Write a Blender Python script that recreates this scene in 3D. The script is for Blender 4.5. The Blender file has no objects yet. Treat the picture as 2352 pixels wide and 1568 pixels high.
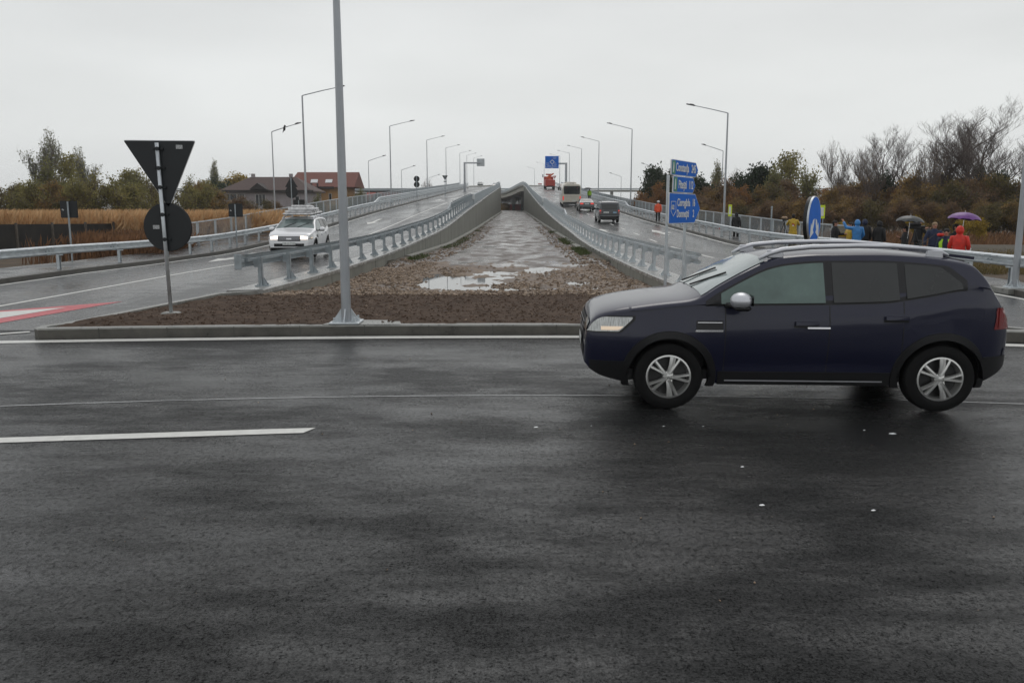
import bpy, math, random
from mathutils import Vector, Matrix, Euler
R = math.radians
random.seed(7)
sc = bpy.context.scene
col = sc.collection
# ---------------------------------------------------------------- camera
FPX, CH = 1892.0, 1.92
PT = math.atan(299/FPX)
cam = bpy.data.objects.new('camera', bpy.data.cameras.new('camera')); col.objects.link(cam)
cam.data.sensor_width = 36; cam.data.lens = 36*FPX/2352; cam.data.clip_end = 3000; cam.data.clip_start = .05
cam.location = (0, 0, CH); cam.rotation_euler = (R(90)-PT, 0, 0)
sc.camera = cam
# ---------------------------------------------------------------- sky and light
w = bpy.data.worlds.new('World'); sc.world = w; w.use_nodes = True
nt = w.node_tree; N = nt.nodes; N.clear()
def nd(t, tree=None, **k):
    n = (tree or nt).nodes.new(t)
    for a, b in k.items(): setattr(n, a, b)
    return n
out = nd('ShaderNodeOutputWorld'); tc = nd('ShaderNodeTexCoord'); sp = nd('ShaderNodeSeparateXYZ')
nt.links.new(tc.outputs['Generated'], sp.inputs[0])
rp = nd('ShaderNodeValToRGB'); rp.color_ramp.interpolation = 'EASE'
rp.color_ramp.elements[0].position = 0.0; rp.color_ramp.elements[0].color = (.745, .765, .765, 1)
rp.color_ramp.elements[1].position = .5; rp.color_ramp.elements[1].color = (.645, .655, .675, 1)
e = rp.color_ramp.elements.new(.12); e.color = (.755, .775, .772, 1)
nt.links.new(sp.outputs['Z'], rp.inputs[0])
mp = nd('ShaderNodeMapping'); mp.inputs['Scale'].default_value = (1.2, 1.2, 4.5)
nt.links.new(tc.outputs['Generated'], mp.inputs[0])
nz = nd('ShaderNodeTexNoise'); nz.inputs['Scale'].default_value = 1.6; nz.inputs['Detail'].default_value = 4; nz.inputs['Roughness'].default_value = .5
nt.links.new(mp.outputs[0], nz.inputs['Vector'])
mr = nd('ShaderNodeMapRange'); mr.inputs['From Min'].default_value = .3; mr.inputs['From Max'].default_value = .7
mr.inputs['To Min'].default_value = .89; mr.inputs['To Max'].default_value = 1.05
nt.links.new(nz.outputs['Fac'], mr.inputs['Value'])
mx = nd('ShaderNodeVectorMath', operation='SCALE'); nt.links.new(rp.outputs[0], mx.inputs[0]); nt.links.new(mr.outputs[0], mx.inputs['Scale'])
b1 = nd('ShaderNodeBackground'); b1.inputs['Strength'].default_value = 1.03; nt.links.new(mx.outputs[0], b1.inputs['Color'])
sky = nd('ShaderNodeTexSky', sky_type='NISHITA', sun_disc=False); sky.sun_elevation = R(50); sky.sun_rotation = R(15); sky.dust_density = 6
b2 = nd('ShaderNodeBackground'); b2.inputs['Strength'].default_value = .003; nt.links.new(sky.outputs[0], b2.inputs['Color'])
ad = nd('ShaderNodeAddShader'); nt.links.new(b1.outputs[0], ad.inputs[0]); nt.links.new(b2.outputs[0], ad.inputs[1])
nt.links.new(ad.outputs[0], out.inputs['Surface'])
sun = bpy.data.objects.new('sun', bpy.data.lights.new('sun', 'SUN')); col.objects.link(sun)
sun.data.energy = .5; sun.data.angle = R(30); sun.data.color = (1, .97, .93)
sun.rotation_euler = (R(-38), R(10), 0)
sc.view_settings.view_transform = 'Standard'; sc.view_settings.look = 'None'
sc.view_settings.exposure = 0.0; sc.view_settings.gamma = 1
sc.render.engine = 'CYCLES'
# ---------------------------------------------------------------- projection helpers (places measured in the photo)
_c, _s = math.cos(PT), math.sin(PT)
def ray(u, v):
    x = (u-1176)/FPX; y = -(v-784)/FPX
    return (x, _c+y*_s, -_s+y*_c)
def P(u, v, z=0):
    r = ray(u, v); t = (z-CH)/r[2]; return Vector((r[0]*t, r[1]*t, z))
def at(u, v, Y):
    r = ray(u, v); t = Y/r[1]; return Vector((r[0]*t, Y, CH+r[2]*t))
# ---------------------------------------------------------------- materials
def _tree(name):
    m = bpy.data.materials.new(name); m.use_nodes = True
    t = m.node_tree; b = t.nodes['Principled BSDF']; return m, t, b
def mat(name, c, rough=.6, metal=0., var=.15, scale=6., bump=0., bscale=None, coat=0., c2=None, stretch=(1,1,1), spec=.5, rvar=0., detail=5, trans=0., alpha=1., emit=None, es=0., sss=0):
    m, t, b = _tree(name); L = t.links
    tcn = nd('ShaderNodeTexCoord', t); mpn = nd('ShaderNodeMapping', t); mpn.inputs['Scale'].default_value = stretch
    L.new(tcn.outputs['Object'], mpn.inputs[0])
    nzn = nd('ShaderNodeTexNoise', t); nzn.inputs['Scale'].default_value = scale; nzn.inputs['Detail'].default_value = detail; nzn.inputs['Roughness'].default_value = .62
    L.new(mpn.outputs[0], nzn.inputs['Vector'])
    r = nd('ShaderNodeValToRGB', t); r.color_ramp.elements[0].position = .32; r.color_ramp.elements[1].position = .68
    ca = [max(0, x*(1-var)) for x in c]; cb = list(c2) if c2 else [min(1, x*(1+var)) for x in c]
    if c2: ca = list(c)
    r.color_ramp.elements[0].color = (*ca, 1); r.color_ramp.elements[1].color = (*cb, 1)
    L.new(nzn.outputs['Fac'], r.inputs[0]); L.new(r.outputs[0], b.inputs['Base Color'])
    b.inputs['Roughness'].default_value = rough; b.inputs['Metallic'].default_value = metal
    b.inputs['Coat Weight'].default_value = coat; b.inputs['Coat Roughness'].default_value = .06
    b.inputs['Specular IOR Level'].default_value = spec
    if rvar:
        q = nd('ShaderNodeMapRange', t); q.inputs['From Min'].default_value = .3; q.inputs['From Max'].default_value = .7
        q.inputs['To Min'].default_value = max(.02, rough-rvar); q.inputs['To Max'].default_value = min(1, rough+rvar)
        L.new(nzn.outputs['Fac'], q.inputs['Value']); L.new(q.outputs[0], b.inputs['Roughness'])
    if bump:
        n2 = nd('ShaderNodeTexNoise', t); n2.inputs['Scale'].default_value = bscale or scale*4; n2.inputs['Detail'].default_value = 6
        L.new(mpn.outputs[0], n2.inputs['Vector'])
        bp = nd('ShaderNodeBump', t); bp.inputs['Strength'].default_value = min(1, bump); bp.inputs['Distance'].default_value = .02
        L.new(n2.outputs['Fac'], bp.inputs['Height']); L.new(bp.outputs[0], b.inputs['Normal'])
    if trans: b.inputs['Transmission Weight'].default_value = trans
    if alpha < 1: b.inputs['Alpha'].default_value = alpha
    if emit: b.inputs['Emission Color'].default_value = (*emit, 1); b.inputs['Emission Strength'].default_value = es
    return m
def asphalt(name, base=.017, wet=(.15, .36), big=(.34, .60, 1), bs=1.0, seed=0, bumpS=.45, sp=(.15, .62)):
    m, t, b = _tree(name); L = t.links
    tcn = nd('ShaderNodeTexCoord', t)
    def noise(scale, stretch=(1,1,1), detail=6, rough=.6, loc=(0,0,0)):
        a = nd('ShaderNodeMapping', t); a.inputs['Scale'].default_value = stretch; a.inputs['Location'].default_value = (loc[0]+seed, loc[1], loc[2])
        L.new(tcn.outputs['Object'], a.inputs[0])
        n = nd('ShaderNodeTexNoise', t); n.inputs['Scale'].default_value = scale; n.inputs['Detail'].default_value = detail; n.inputs['Roughness'].default_value = rough
        L.new(a.outputs[0], n.inputs['Vector']); return n.outputs['Fac']
    def rng(v, a, b_, c, d):
        q = nd('ShaderNodeMapRange', t); q.inputs['From Min'].default_value = a; q.inputs['From Max'].default_value = b_
        q.inputs['To Min'].default_value = c; q.inputs['To Max'].default_value = d; L.new(v, q.inputs['Value']); return q.outputs[0]
    def m2(op, a, b_):
        q = nd('ShaderNodeMath', t, operation=op)
        for i, v in enumerate((a, b_)):
            if isinstance(v, (int, float)): q.inputs[i].default_value = v
            else: L.new(v, q.inputs[i])
        return q.outputs[0]
    fine = noise(70, detail=5, rough=.9); mid = noise(9, (1,1,1), 8, .75); large = noise(1.0*bs, big, 6, .62); streak = noise(2.2*bs, (.45, 1.3, 1), 7, .7, (9, 3, 0))
    wetm = m2('ADD', m2('MULTIPLY', large, .65), m2('MULTIPLY', streak, .35))
    wm = rng(wetm, .43, .59, 0, 1)                   # 1 = smooth film of water, 0 = open grain
    rr = rng(wm, 0, 1, wet[1], wet[0]); rr2 = m2('ADD', rr, m2('MULTIPLY', m2('SUBTRACT', mid, .5), .16))
    L.new(rr2, b.inputs['Roughness'])
    grain = rng(fine, .40, .62, .1, 2.6); gm = m2('MULTIPLY', grain, rng(mid, .3, .7, .8, 1.2))
    val = m2('MULTIPLY', m2('MULTIPLY', gm, rng(wm, 0, 1, .85, 1.10)), base)
    cc = nd('ShaderNodeCombineColor', t)
    L.new(val, cc.inputs[0]); L.new(m2('MULTIPLY', val, 1.03), cc.inputs[1]); L.new(m2('MULTIPLY', val, 1.03), cc.inputs[2])
    L.new(cc.outputs[0], b.inputs['Base Color'])
    bp = nd('ShaderNodeBump', t); bp.inputs['Distance'].default_value = .012
    L.new(rng(wm, 0, 1, bumpS, bumpS*.45), bp.inputs['Strength'])
    med = noise(26, (1, .8, 1), 5, .85, (2, 5, 0)); macro = noise(2.6, (.6, 1.5, 1), 4, .6, (3, 8, 0)); L.new(m2('ADD', m2('MULTIPLY', macro, 3.5), m2('ADD', m2('MULTIPLY', fine, 1.1), m2('MULTIPLY', mid, 1.0))), bp.inputs['Height']); L.new(bp.outputs[0], b.inputs['Normal'])
    g2 = m2('ADD', m2('MULTIPLY', fine, .5), m2('MULTIPLY', med, .5))
    L.new(m2('MULTIPLY', rng(g2, .43, .57, .02, 1.0), rng(wm, 0, 1, sp[0], sp[1])), b.inputs['Specular IOR Level'])
    return m
M = {}
M['asphalt'] = asphalt('wet_asphalt')
M['asphalt_ramp'] = asphalt('wet_asphalt_ramp', .035, (.14, .34), (.9, .12, 1), .6, 5, .4, (.7, 1.1))
M['pavement'] = asphalt('wet_pavement', .045, (.10, .4), (.8, .3, 1), 1.0, 12, .4, (.6, 1.0))
M['paint'] = mat('road_paint', (.66, .66, .62), .42, var=.12, scale=9, bump=.15, bscale=120, detail=8)
M['redpaint'] = mat('red_road_paint', (.5, .045, .06), .4, var=.25, scale=9, bump=.1, bscale=120)
M['conc'] = mat('concrete', (.215, .215, .185), .62, var=.22, scale=1.3, bump=.25, bscale=40, stretch=(1, 1, .35), detail=9)
M['concwet'] = mat('wet_concrete', (.30, .30, .285), .26, var=.25, scale=1.5, bump=.12, bscale=50, rvar=.18, detail=8)
M['concdark'] = mat('dark_concrete', (.07, .07, .062), .6, var=.3, scale=2, bump=.2, bscale=40)
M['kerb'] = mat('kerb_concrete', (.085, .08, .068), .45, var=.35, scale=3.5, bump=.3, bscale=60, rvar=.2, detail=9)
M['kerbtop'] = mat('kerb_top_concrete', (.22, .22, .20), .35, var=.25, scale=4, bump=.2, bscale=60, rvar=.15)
M['galv'] = mat('galvanised_steel', (.56, .60, .62), .38, .55, var=.16, scale=5, bump=.05, bscale=30, rvar=.12, detail=8)
M['galvdull'] = mat('weathered_galvanised_steel', (.34, .38, .40), .45, .5, var=.2, scale=7, bump=.05, rvar=.12)
M['pole'] = mat('pole_steel', (.40, .42, .44), .42, .5, var=.14, scale=3, stretch=(1, 1, .3), rvar=.1)
M['lampgrey'] = mat('lamp_head_grey', (.09, .09, .095), .5, var=.1)
M['signback'] = mat('sign_back_black', (.011, .014, .016), .5, var=.12, scale=3)
M['signrim'] = mat('sign_rim', (.012, .014, .016), .5)
M['sticker'] = mat('sticker', (.45, .46, .46), .5, var=.5, scale=60)
M['blue'] = mat('sign_blue', (.006, .14, .60), .55, var=.08, scale=3, spec=.12)
M['green'] = mat('sign_green', (.01, .22, .10), .4, var=.08)
M['signwhite'] = mat('sign_white', (.72, .74, .74), .45, var=.05)
M['red'] = mat('sign_red', (.45, .02, .02), .45, var=.08)
M['yellowflag'] = mat('reflector_yellow', (.62, .75, .02), .5, var=.1)
M['black'] = mat('black_plastic', (.006, .006, .007), .5, var=.15, scale=10)
M['rubber'] = mat('tyre_rubber', (.007, .007, .007), .8, spec=.25, var=.2, scale=20, bump=.2)
M['rim'] = mat('alloy_rim', (.66, .66, .64), .3, .8, var=.08, scale=8)
M['rimdark'] = mat('rim_dark', (.05, .05, .05), .4, .6)
M['chrome'] = mat('satin_chrome', (.7, .7, .72), .22, .95, var=.04)
M['silver'] = mat('silver_trim', (.62, .63, .66), .35, .55, var=.05)
M['navy'] = mat('navy_paint', (.008, .0095, .030), .36, .1, var=.06, scale=4, coat=.6, spec=.3)
M['white_paint'] = mat('white_paint', (.86, .87, .88), .35, 0, var=.03, scale=3, coat=.7)
M['grey_paint'] = mat('grey_paint', (.045, .050, .056), .34, .4, var=.06, scale=3, coat=.8)
M['dark_paint'] = mat('dark_green_grey_paint', (.05, .062, .064), .3, .5, var=.06, scale=3, coat=.9)
M['glass'] = mat('dark_glass', (.018, .021, .020), .07, var=.2, scale=2, spec=.6)
M['glass_front'] = mat('green_tinted_glass', (.085, .135, .118), .09, var=.35, scale=1.6, spec=.7)
M['glass_shield'] = mat('windscreen_glass', (.30, .35, .345), .08, var=.30, scale=1.3, spec=.8)
M['glass_shield2'] = mat('pale_windscreen_glass', (.14, .18, .175), .08, var=.6, scale=1.5, spec=.8)
M['lamp_lens'] = mat('headlamp_lens', (.42, .43, .42), .12, .4, var=.5, scale=28, stretch=(5, 1, .4), coat=1)
M['lamp_on'] = mat('lit_headlamp', (.9, .85, .75), .2, emit=(1, .80, .62), es=3.2)
M['lamp_warm'] = mat('dipped_beam_lens', (.7, .62, .5), .2, emit=(1, .72, .5), es=.35)
M['tail_on'] = mat('lit_tail_lamp', (.5, .02, .02), .2, emit=(1, .06, .03), es=.55)
M['tail'] = mat('red_tail_lamp', (.20, .008, .008), .2, coat=1)
M['seat'] = mat('seat_fabric', (.03, .03, .032), .9)
M['plate'] = mat('number_plate', (.6, .62, .6), .5, var=.4, scale=25)
M['bus'] = mat('bus_cream_paint', (.58, .545, .46), .4, 0, var=.05, scale=2, coat=.5)
M['truckred'] = mat('truck_red_paint', (.40, .035, .02), .45, var=.25, scale=3)
M['orange'] = mat('orange_paint', (.62, .12, .02), .5, var=.2, scale=4)
def cloth(n, c, r=.75): M[n] = mat('cloth_'+n, c, r, var=.22, scale=7, bump=.5, bscale=14)
cloth('c_yellow', (.52, .34, .015), .45); cloth('c_blue', (.03, .20, .50), .4); cloth('c_black', (.008, .008, .009)); cloth('c_navy', (.012, .02, .055))
cloth('c_red', (.62, .025, .012), .55); cloth('c_orange', (.80, .10, .03), .6); cloth('c_grey', (.05, .055, .06)); cloth('c_vest', (.42, .75, .02), .5)
cloth('c_beige', (.32, .22, .14)); cloth('c_jeans', (.04, .055, .09)); cloth('c_purple', (.14, .035, .22), .4); cloth('c_umb', (.03, .034, .036), .4); cloth('c_lblue', (.28, .5, .65), .5)
cloth('hair_dark', (.012, .009, .007)); cloth('hair_blond', (.28, .19, .11)); cloth('c_white', (.7, .7, .7), .5)
M['skin'] = mat('skin', (.45, .22, .15), .5, var=.12, scale=12)
M['soil'] = mat('dark_soil', (.045, .028, .018), .9, spec=.2, c2=(.11, .074, .052), scale=4, bump=1, bscale=55, detail=9)
M['gravel'] = mat('gravel_ground', (.070, .046, .032), .6, c2=(.24, .175, .12), scale=1.6, bump=1, bscale=24, detail=9, rvar=.2)
M['track'] = mat('wet_track', (.070, .055, .047), .32, c2=(.17, .15, .135), scale=1.1, stretch=(1.0, .30, 1), bump=.4, bscale=14, rvar=.28, detail=9)
M['verge'] = mat('dirt_verge', (.045, .036, .022), .8, c2=(.09, .075, .05), scale=3, bump=.8, bscale=18, detail=9)
M['field'] = mat('brown_field', (.040, .028, .014), .9, c2=(.095, .058, .025), scale=1.2, bump=.8, bscale=10, detail=9)
M['stone'] = mat('stone_brown', (.085, .056, .037), .6, c2=(.36, .265, .18), scale=11, detail=3)
M['clod'] = mat('soil_clod', (.045, .028, .019), .9, spec=.2, c2=(.12, .082, .058), scale=9)
def mud():
    m, t, b = _tree('wet_mud_track'); L = t.links; tcn = nd('ShaderNodeTexCoord', t)
    def noise(s, st, d=7, r=.65, l=0):
        a = nd('ShaderNodeMapping', t); a.inputs['Scale'].default_value = st; a.inputs['Location'].default_value = (l, l, 0); L.new(tcn.outputs['Object'], a.inputs[0])
        n = nd('ShaderNodeTexNoise', t); n.inputs['Scale'].default_value = s; n.inputs['Detail'].default_value = d; n.inputs['Roughness'].default_value = r; L.new(a.outputs[0], n.inputs['Vector']); return n.outputs['Fac']
    a = noise(1.0, (1.6, .28, 1)); c = noise(8, (1, .6, 1), 8, .75, 4); e = noise(.7, (1.3, .5, 1), 5, .6, 11)
    r = nd('ShaderNodeValToRGB', t); cr = r.color_ramp
    cr.elements[0].position = .34; cr.elements[0].color = (.035, .024, .018, 1); cr.elements[1].position = .68; cr.elements[1].color = (.20, .165, .135, 1)
    q = cr.elements.new(.47); q.color = (.085, .062, .048, 1); q = cr.elements.new(.56); q.color = (.125, .108, .098, 1)
    mm = nd('ShaderNodeMix', t); mm.inputs[0].default_value = .35; L.new(a, mm.inputs[2]); L.new(c, mm.inputs[3]); L.new(mm.outputs[0], r.inputs[0]); L.new(r.outputs[0], b.inputs['Base Color'])
    g = nd('ShaderNodeMapRange', t); g.inputs['From Min'].default_value = .40; g.inputs['From Max'].default_value = .60; g.inputs['To Min'].default_value = .10; g.inputs['To Max'].default_value = .62
    L.new(e, g.inputs['Value']); L.new(g.outputs[0], b.inputs['Roughness'])
    bp = nd('ShaderNodeBump', t); bp.inputs['Distance'].default_value = .03
    g2 = nd('ShaderNodeMapRange', t); g2.inputs['From Min'].default_value = .40; g2.inputs['From Max'].default_value = .60; g2.inputs['To Min'].default_value = .08; g2.inputs['To Max'].default_value = .8
    L.new(e, g2.inputs['Value']); L.new(g2.outputs[0], bp.inputs['Strength']); L.new(c, bp.inputs['Height']); L.new(bp.outputs[0], b.inputs['Normal']); return m
M['track'] = mud()
M['water'] = mat('puddle_water', (.05, .045, .04), .03, var=.1, spec=.6)
M['reed'] = mat('dry_reed', (.42, .24, .10), .85, c2=(.74, .50, .27), scale=.6, detail=8)
M['reed2'] = mat('dark_reed', (.10, .050, .024), .9, c2=(.28, .14, .060), scale=.5, detail=8)
M['grass'] = mat('verge_grass', (.10, .085, .025), .85, c2=(.20, .14, .05), scale=1.5)
M['grassg'] = mat('green_grass', (.045, .07, .015), .85, c2=(.09, .11, .03), scale=1.5)
M['fencepanel'] = mat('black_sheet', (.010, .010, .010), .7, c2=(.030, .026, .02), scale=1.5)
M['wood'] = mat('grey_wood', (.10, .085, .07), .8, var=.3)
M['wall_lilac'] = mat('lilac_plaster', (.30, .27, .275), .85, var=.15, scale=1.2, detail=8)
M['wall_yellow'] = mat('ochre_plaster', (.42, .24, .095), .85, var=.1, scale=1.2)
M['roof_brown'] = mat('brown_tiles', (.075, .045, .038), .75, var=.2, scale=3, stretch=(1, 1, 6))
M['roof_red'] = mat('red_brown_tiles', (.15, .045, .03), .75, var=.2, scale=3, stretch=(1, 1, 6))
M['roof_bright'] = mat('bright_red_roof', (.26, .042, .028), .7, var=.2, scale=2)
M['fascia'] = mat('dark_fascia', (.02, .014, .012), .7)
M['gable'] = mat('grey_green_gable', (.045, .06, .058), .8)
M['winframe'] = mat('white_window_frame', (.5, .5, .48), .6)
M['winglass'] = mat('house_glass', (.02, .022, .025), .15, var=.4)
M['bark'] = mat('bark', (.10, .078, .068), .9, var=.3, scale=6)
M['barkgrey'] = mat('grey_bark', (.13, .105, .092), .9, var=.3, scale=6)
def leafm(n, a, b):
    m = mat(n, a, .8, c2=b, scale=.9, detail=7, spec=.2); M[n] = m; t = m.node_tree; L = t.links
    bs = t.nodes['Principled BSDF']; tr = nd('ShaderNodeBsdfTranslucent', t); mx_ = nd('ShaderNodeMixShader', t); mx_.inputs[0].default_value = .38
    L.new(bs.inputs['Base Color'].links[0].from_socket, tr.inputs['Color']); L.new(bs.outputs[0], mx_.inputs[1]); L.new(tr.outputs[0], mx_.inputs[2])
    L.new(mx_.outputs[0], [n_ for n_ in t.nodes if n_.type == 'OUTPUT_MATERIAL'][0].inputs['Surface'])
leafm('l_brown', (.12, .080, .046), (.31, .195, .105)); leafm('l_rust', (.19, .095, .036), (.40, .205, .075)); leafm('l_olive', (.15, .145, .055), (.34, .30, .11))
leafm('l_pine', (.018, .030, .016), (.050, .070, .035)); leafm('l_yellow', (.22, .15, .02), (.46, .33, .06)); leafm('l_willow', (.17, .18, .12), (.36, .37, .24))
leafm('l_dkolive', (.080, .072, .030), (.20, .16, .065)); leafm('l_poplar', (.13, .13, .05), (.26, .25, .10)); leafm('l_mix', (.15, .10, .042), (.36, .24, .09))
# ---------------------------------------------------------------- mesh builder
class MB:
    def __init__(s): s.v = []; s.f = []
    def add(s, vs, fs):
        n = len(s.v); s.v += [tuple(a) for a in vs]; s.f += [tuple(i+n for i in f) for f in fs]; return s
    def box(s, c, d, rot=None, taper=1.):
        hx, hy, hz = d[0]/2, d[1]/2, d[2]/2; vs = []
        for z, k in ((-hz, 1), (hz, taper)):
            for x, y in ((-hx, -hy), (hx, -hy), (hx, hy), (-hx, hy)): vs.append(Vector((x*k, y*k, z)))
        if rot: Rm = Euler(rot).to_matrix(); vs = [Rm @ a for a in vs]
        vs = [a+Vector(c) for a in vs]
        return s.add(vs, [(0,3,2,1),(4,5,6,7),(0,1,5,4),(1,2,6,5),(2,3,7,6),(3,0,4,7)])
    def rbox(s, c, d, b=.02, rot=None):
        # box with chamfered edges: stacked rounded rectangles
        hx, hy, hz = d[0]/2, d[1]/2, d[2]/2; vs = []; fs = []; K = []
        for z, q in ((-hz, b), (-hz+b, 0), (hz-b, 0), (hz, b)):
            a, e = hx-q, hy-q; k = min(b, a*.5, e*.5)
            ring = [(-a+k, -e), (a-k, -e), (a, -e+k), (a, e-k), (a-k, e), (-a+k, e), (-a, e-k), (-a, -e+k)]
            vs += [Vector((x, y, z)) for x, y in ring]
        for r in range(3):
            for i in range(8): fs.append((r*8+i, r*8+(i+1) % 8, (r+1)*8+(i+1) % 8, (r+1)*8+i))
        fs.append(tuple(reversed(range(8)))); fs.append(tuple(range(24, 32)))
        if rot: Rm = Euler(rot).to_matrix(); vs = [Rm @ a for a in vs]
        return s.add([a+Vector(c) for a in vs], fs)
    def tube(s, pts, rad, n=8, cap=True, flat=1.):
        pts = [Vector(p) for p in pts]; rad = rad if isinstance(rad, (list, tuple)) else [rad]*len(pts)
        vs = []; fs = []; up = None
        for i, p in enumerate(pts):
            d = (pts[min(i+1, len(pts)-1)]-pts[max(i-1, 0)])
            d = d.normalized() if d.length > 1e-9 else Vector((0,0,1))
            if up is None or abs(d.dot(up)) > .98: up = Vector((0,0,1)) if abs(d.z) < .9 else Vector((0,1,0))
            a = d.cross(up).normalized(); b = a.cross(d).normalized(); up = b
            for k in range(n):
                t = 2*math.pi*k/n+math.pi/n; vs.append(p+a*math.cos(t)*rad[i]+b*math.sin(t)*rad[i]*flat)
        for i in range(len(pts)-1):
            for k in range(n): fs.append((i*n+k, i*n+(k+1) % n, (i+1)*n+(k+1) % n, (i+1)*n+k))
        if cap: fs.append(tuple(reversed(range(n)))); fs.append(tuple((len(pts)-1)*n+k for k in range(n)))
        return s.add(vs, fs)
    def prism(s, poly, z0, z1, axis='z', inset=0):
        # poly: 2D ccw list; axis z: (x,y); axis y: (x,z) extruded along y from z0 to z1
        def mk(a, b, h):
            return (a, b, h) if axis == 'z' else ((a, h, b) if axis == 'y' else (h, a, b))
        n = len(poly); vs = [mk(a, b, z0) for a, b in poly]+[mk(a, b, z1) for a, b in poly]
        fs = [tuple(reversed(range(n))), tuple(range(n, 2*n))]+[(i, (i+1) % n, n+(i+1) % n, n+i) for i in range(n)]
        return s.add(vs, fs)
    def lathe(s, prof, n=24, axis='z', c=(0,0,0), arc=1.):
        vs = []; fs = []; m = len(prof)
        for i in range(n):
            t = 2*math.pi*i/n
            for r, h in prof:
                a, b = r*math.cos(t), r*math.sin(t)
                q = (a, b, h) if axis == 'z' else ((a, h, b) if axis == 'y' else (h, a, b))
                vs.append((q[0]+c[0], q[1]+c[1], q[2]+c[2]))
        for i in range(n):
            j = (i+1) % n
            for k in range(m-1): fs.append((i*m+k, j*m+k, j*m+k+1, i*m+k+1))
        return s.add(vs, fs)
    def ball(s, c, r, n=10, m=7):
        rx, ry, rz = r if isinstance(r, (tuple, list)) else (r, r, r); vs = [(c[0], c[1], c[2]-rz)]; fs = []
        for j in range(1, m):
            p = -math.pi/2+math.pi*j/m
            for i in range(n):
                t = 2*math.pi*i/n; vs.append((c[0]+rx*math.cos(p)*math.cos(t), c[1]+ry*math.cos(p)*math.sin(t), c[2]+rz*math.sin(p)))
        vs.append((c[0], c[1], c[2]+rz)); top = len(vs)-1
        for i in range(n): fs.append((0, 1+(i+1) % n, 1+i)); fs.append((top, 1+(m-2)*n+i, 1+(m-2)*n+(i+1) % n))
        for j in range(m-2):
            for i in range(n): fs.append((1+j*n+i, 1+j*n+(i+1) % n, 1+(j+1)*n+(i+1) % n, 1+(j+1)*n+i))
        return s.add(vs, fs)
    def mesh(s, name, m, smooth=False, fix=True):
        me = bpy.data.meshes.new(name); me.from_pydata(s.v, [], s.f)
        if fix and len(s.f) < 60000:
            import bmesh
            b = bmesh.new(); b.from_mesh(me); bmesh.ops.recalc_face_normals(b, faces=b.faces); b.to_mesh(me); b.free()
        me.materials.append(m)
        if smooth is True: me.polygons.foreach_set('use_smooth', [True]*len(me.polygons))
        elif smooth:
            me.polygons.foreach_set('use_smooth', [True]*len(me.polygons))
            try: me.set_sharp_from_angle(angle=smooth)
            except Exception: pass
        me.update(); return me
    def build(s, name, m, parent=None, smooth=False, loc=None, fix=True):
        o = bpy.data.objects.new(name, s.mesh(name, m, smooth, fix)); col.objects.link(o)
        if parent: o.parent = parent
        if loc is not None: o.location = loc
        return o
def tag(o, label=None, cat=None, group=None, kind=None):
    if label: o['label'] = label
    if cat: o['category'] = cat
    if group: o['group'] = group
    if kind: o['kind'] = kind
    return o
def empty(name, loc=(0,0,0), rz=0, label=None, cat=None, group=None):
    o = bpy.data.objects.new(name, None); col.objects.link(o); o.location = loc; o.rotation_euler.z = rz
    o.empty_display_size = .2
    return tag(o, label, cat, group)
def kids(o): return [c for c in bpy.data.objects if c.parent == o]
def copy_tree(o, parent=None, loc=None, rz=None, sc_=None):
    ch = kids(o); c = o.copy(); col.objects.link(c)
    if parent: c.parent = parent
    if loc is not None: c.location = loc
    if rz is not None: c.rotation_euler.z = rz
    if sc_ is not None: c.scale = sc_ if isinstance(sc_, tuple) else (sc_,)*3
    for k in ch: copy_tree(k, c)
    return c
def interp(tab):
    xs = [a for a, b in tab]; ys = [b for a, b in tab]; n = len(xs)
    ms = []
    for i in range(n):
        if i == 0 or i == n-1: ms.append(0 if i == 0 else (ys[-1]-ys[-2])/(xs[-1]-xs[-2]))
        else:
            a = (ys[i]-ys[i-1])/(xs[i]-xs[i-1]); b = (ys[i+1]-ys[i])/(xs[i+1]-xs[i])
            ms.append(0 if a*b <= 0 else 2*a*b/(a+b))
    def f(x):
        if x <= xs[0]: return ys[0]
        if x >= xs[-1]: return ys[-1]+ms[-1]*(x-xs[-1])*0
        i = max(k for k in range(n-1) if xs[k] <= x); h = xs[i+1]-xs[i]; t = (x-xs[i])/h
        return (2*t**3-3*t*t+1)*ys[i]+(t**3-2*t*t+t)*h*ms[i]+(-2*t**3+3*t*t)*ys[i+1]+(t**3-t*t)*h*ms[i+1]
    return f
def hsh(i, j, k=0):
    n = (i*374761393+j*668265263+k*2147483647) & 0xffffffff; n = (n ^ (n >> 13))*1274126177 & 0xffffffff
    return ((n ^ (n >> 16)) & 0xffff)/65535.
def vn(x, y, k=0):
    i, j = math.floor(x), math.floor(y); a, b = x-i, y-j; a = a*a*(3-2*a); b = b*b*(3-2*b)
    return (hsh(i,j,k)*(1-a)+hsh(i+1,j,k)*a)*(1-b)+(hsh(i,j+1,k)*(1-a)+hsh(i+1,j+1,k)*a)*b
def fbm(x, y, o=4, k=0):
    s = 0; a = .5
    for q in range(o): s += a*vn(x, y, k+q); x *= 2.03; y *= 2.03; a *= .5
    return s
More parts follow.
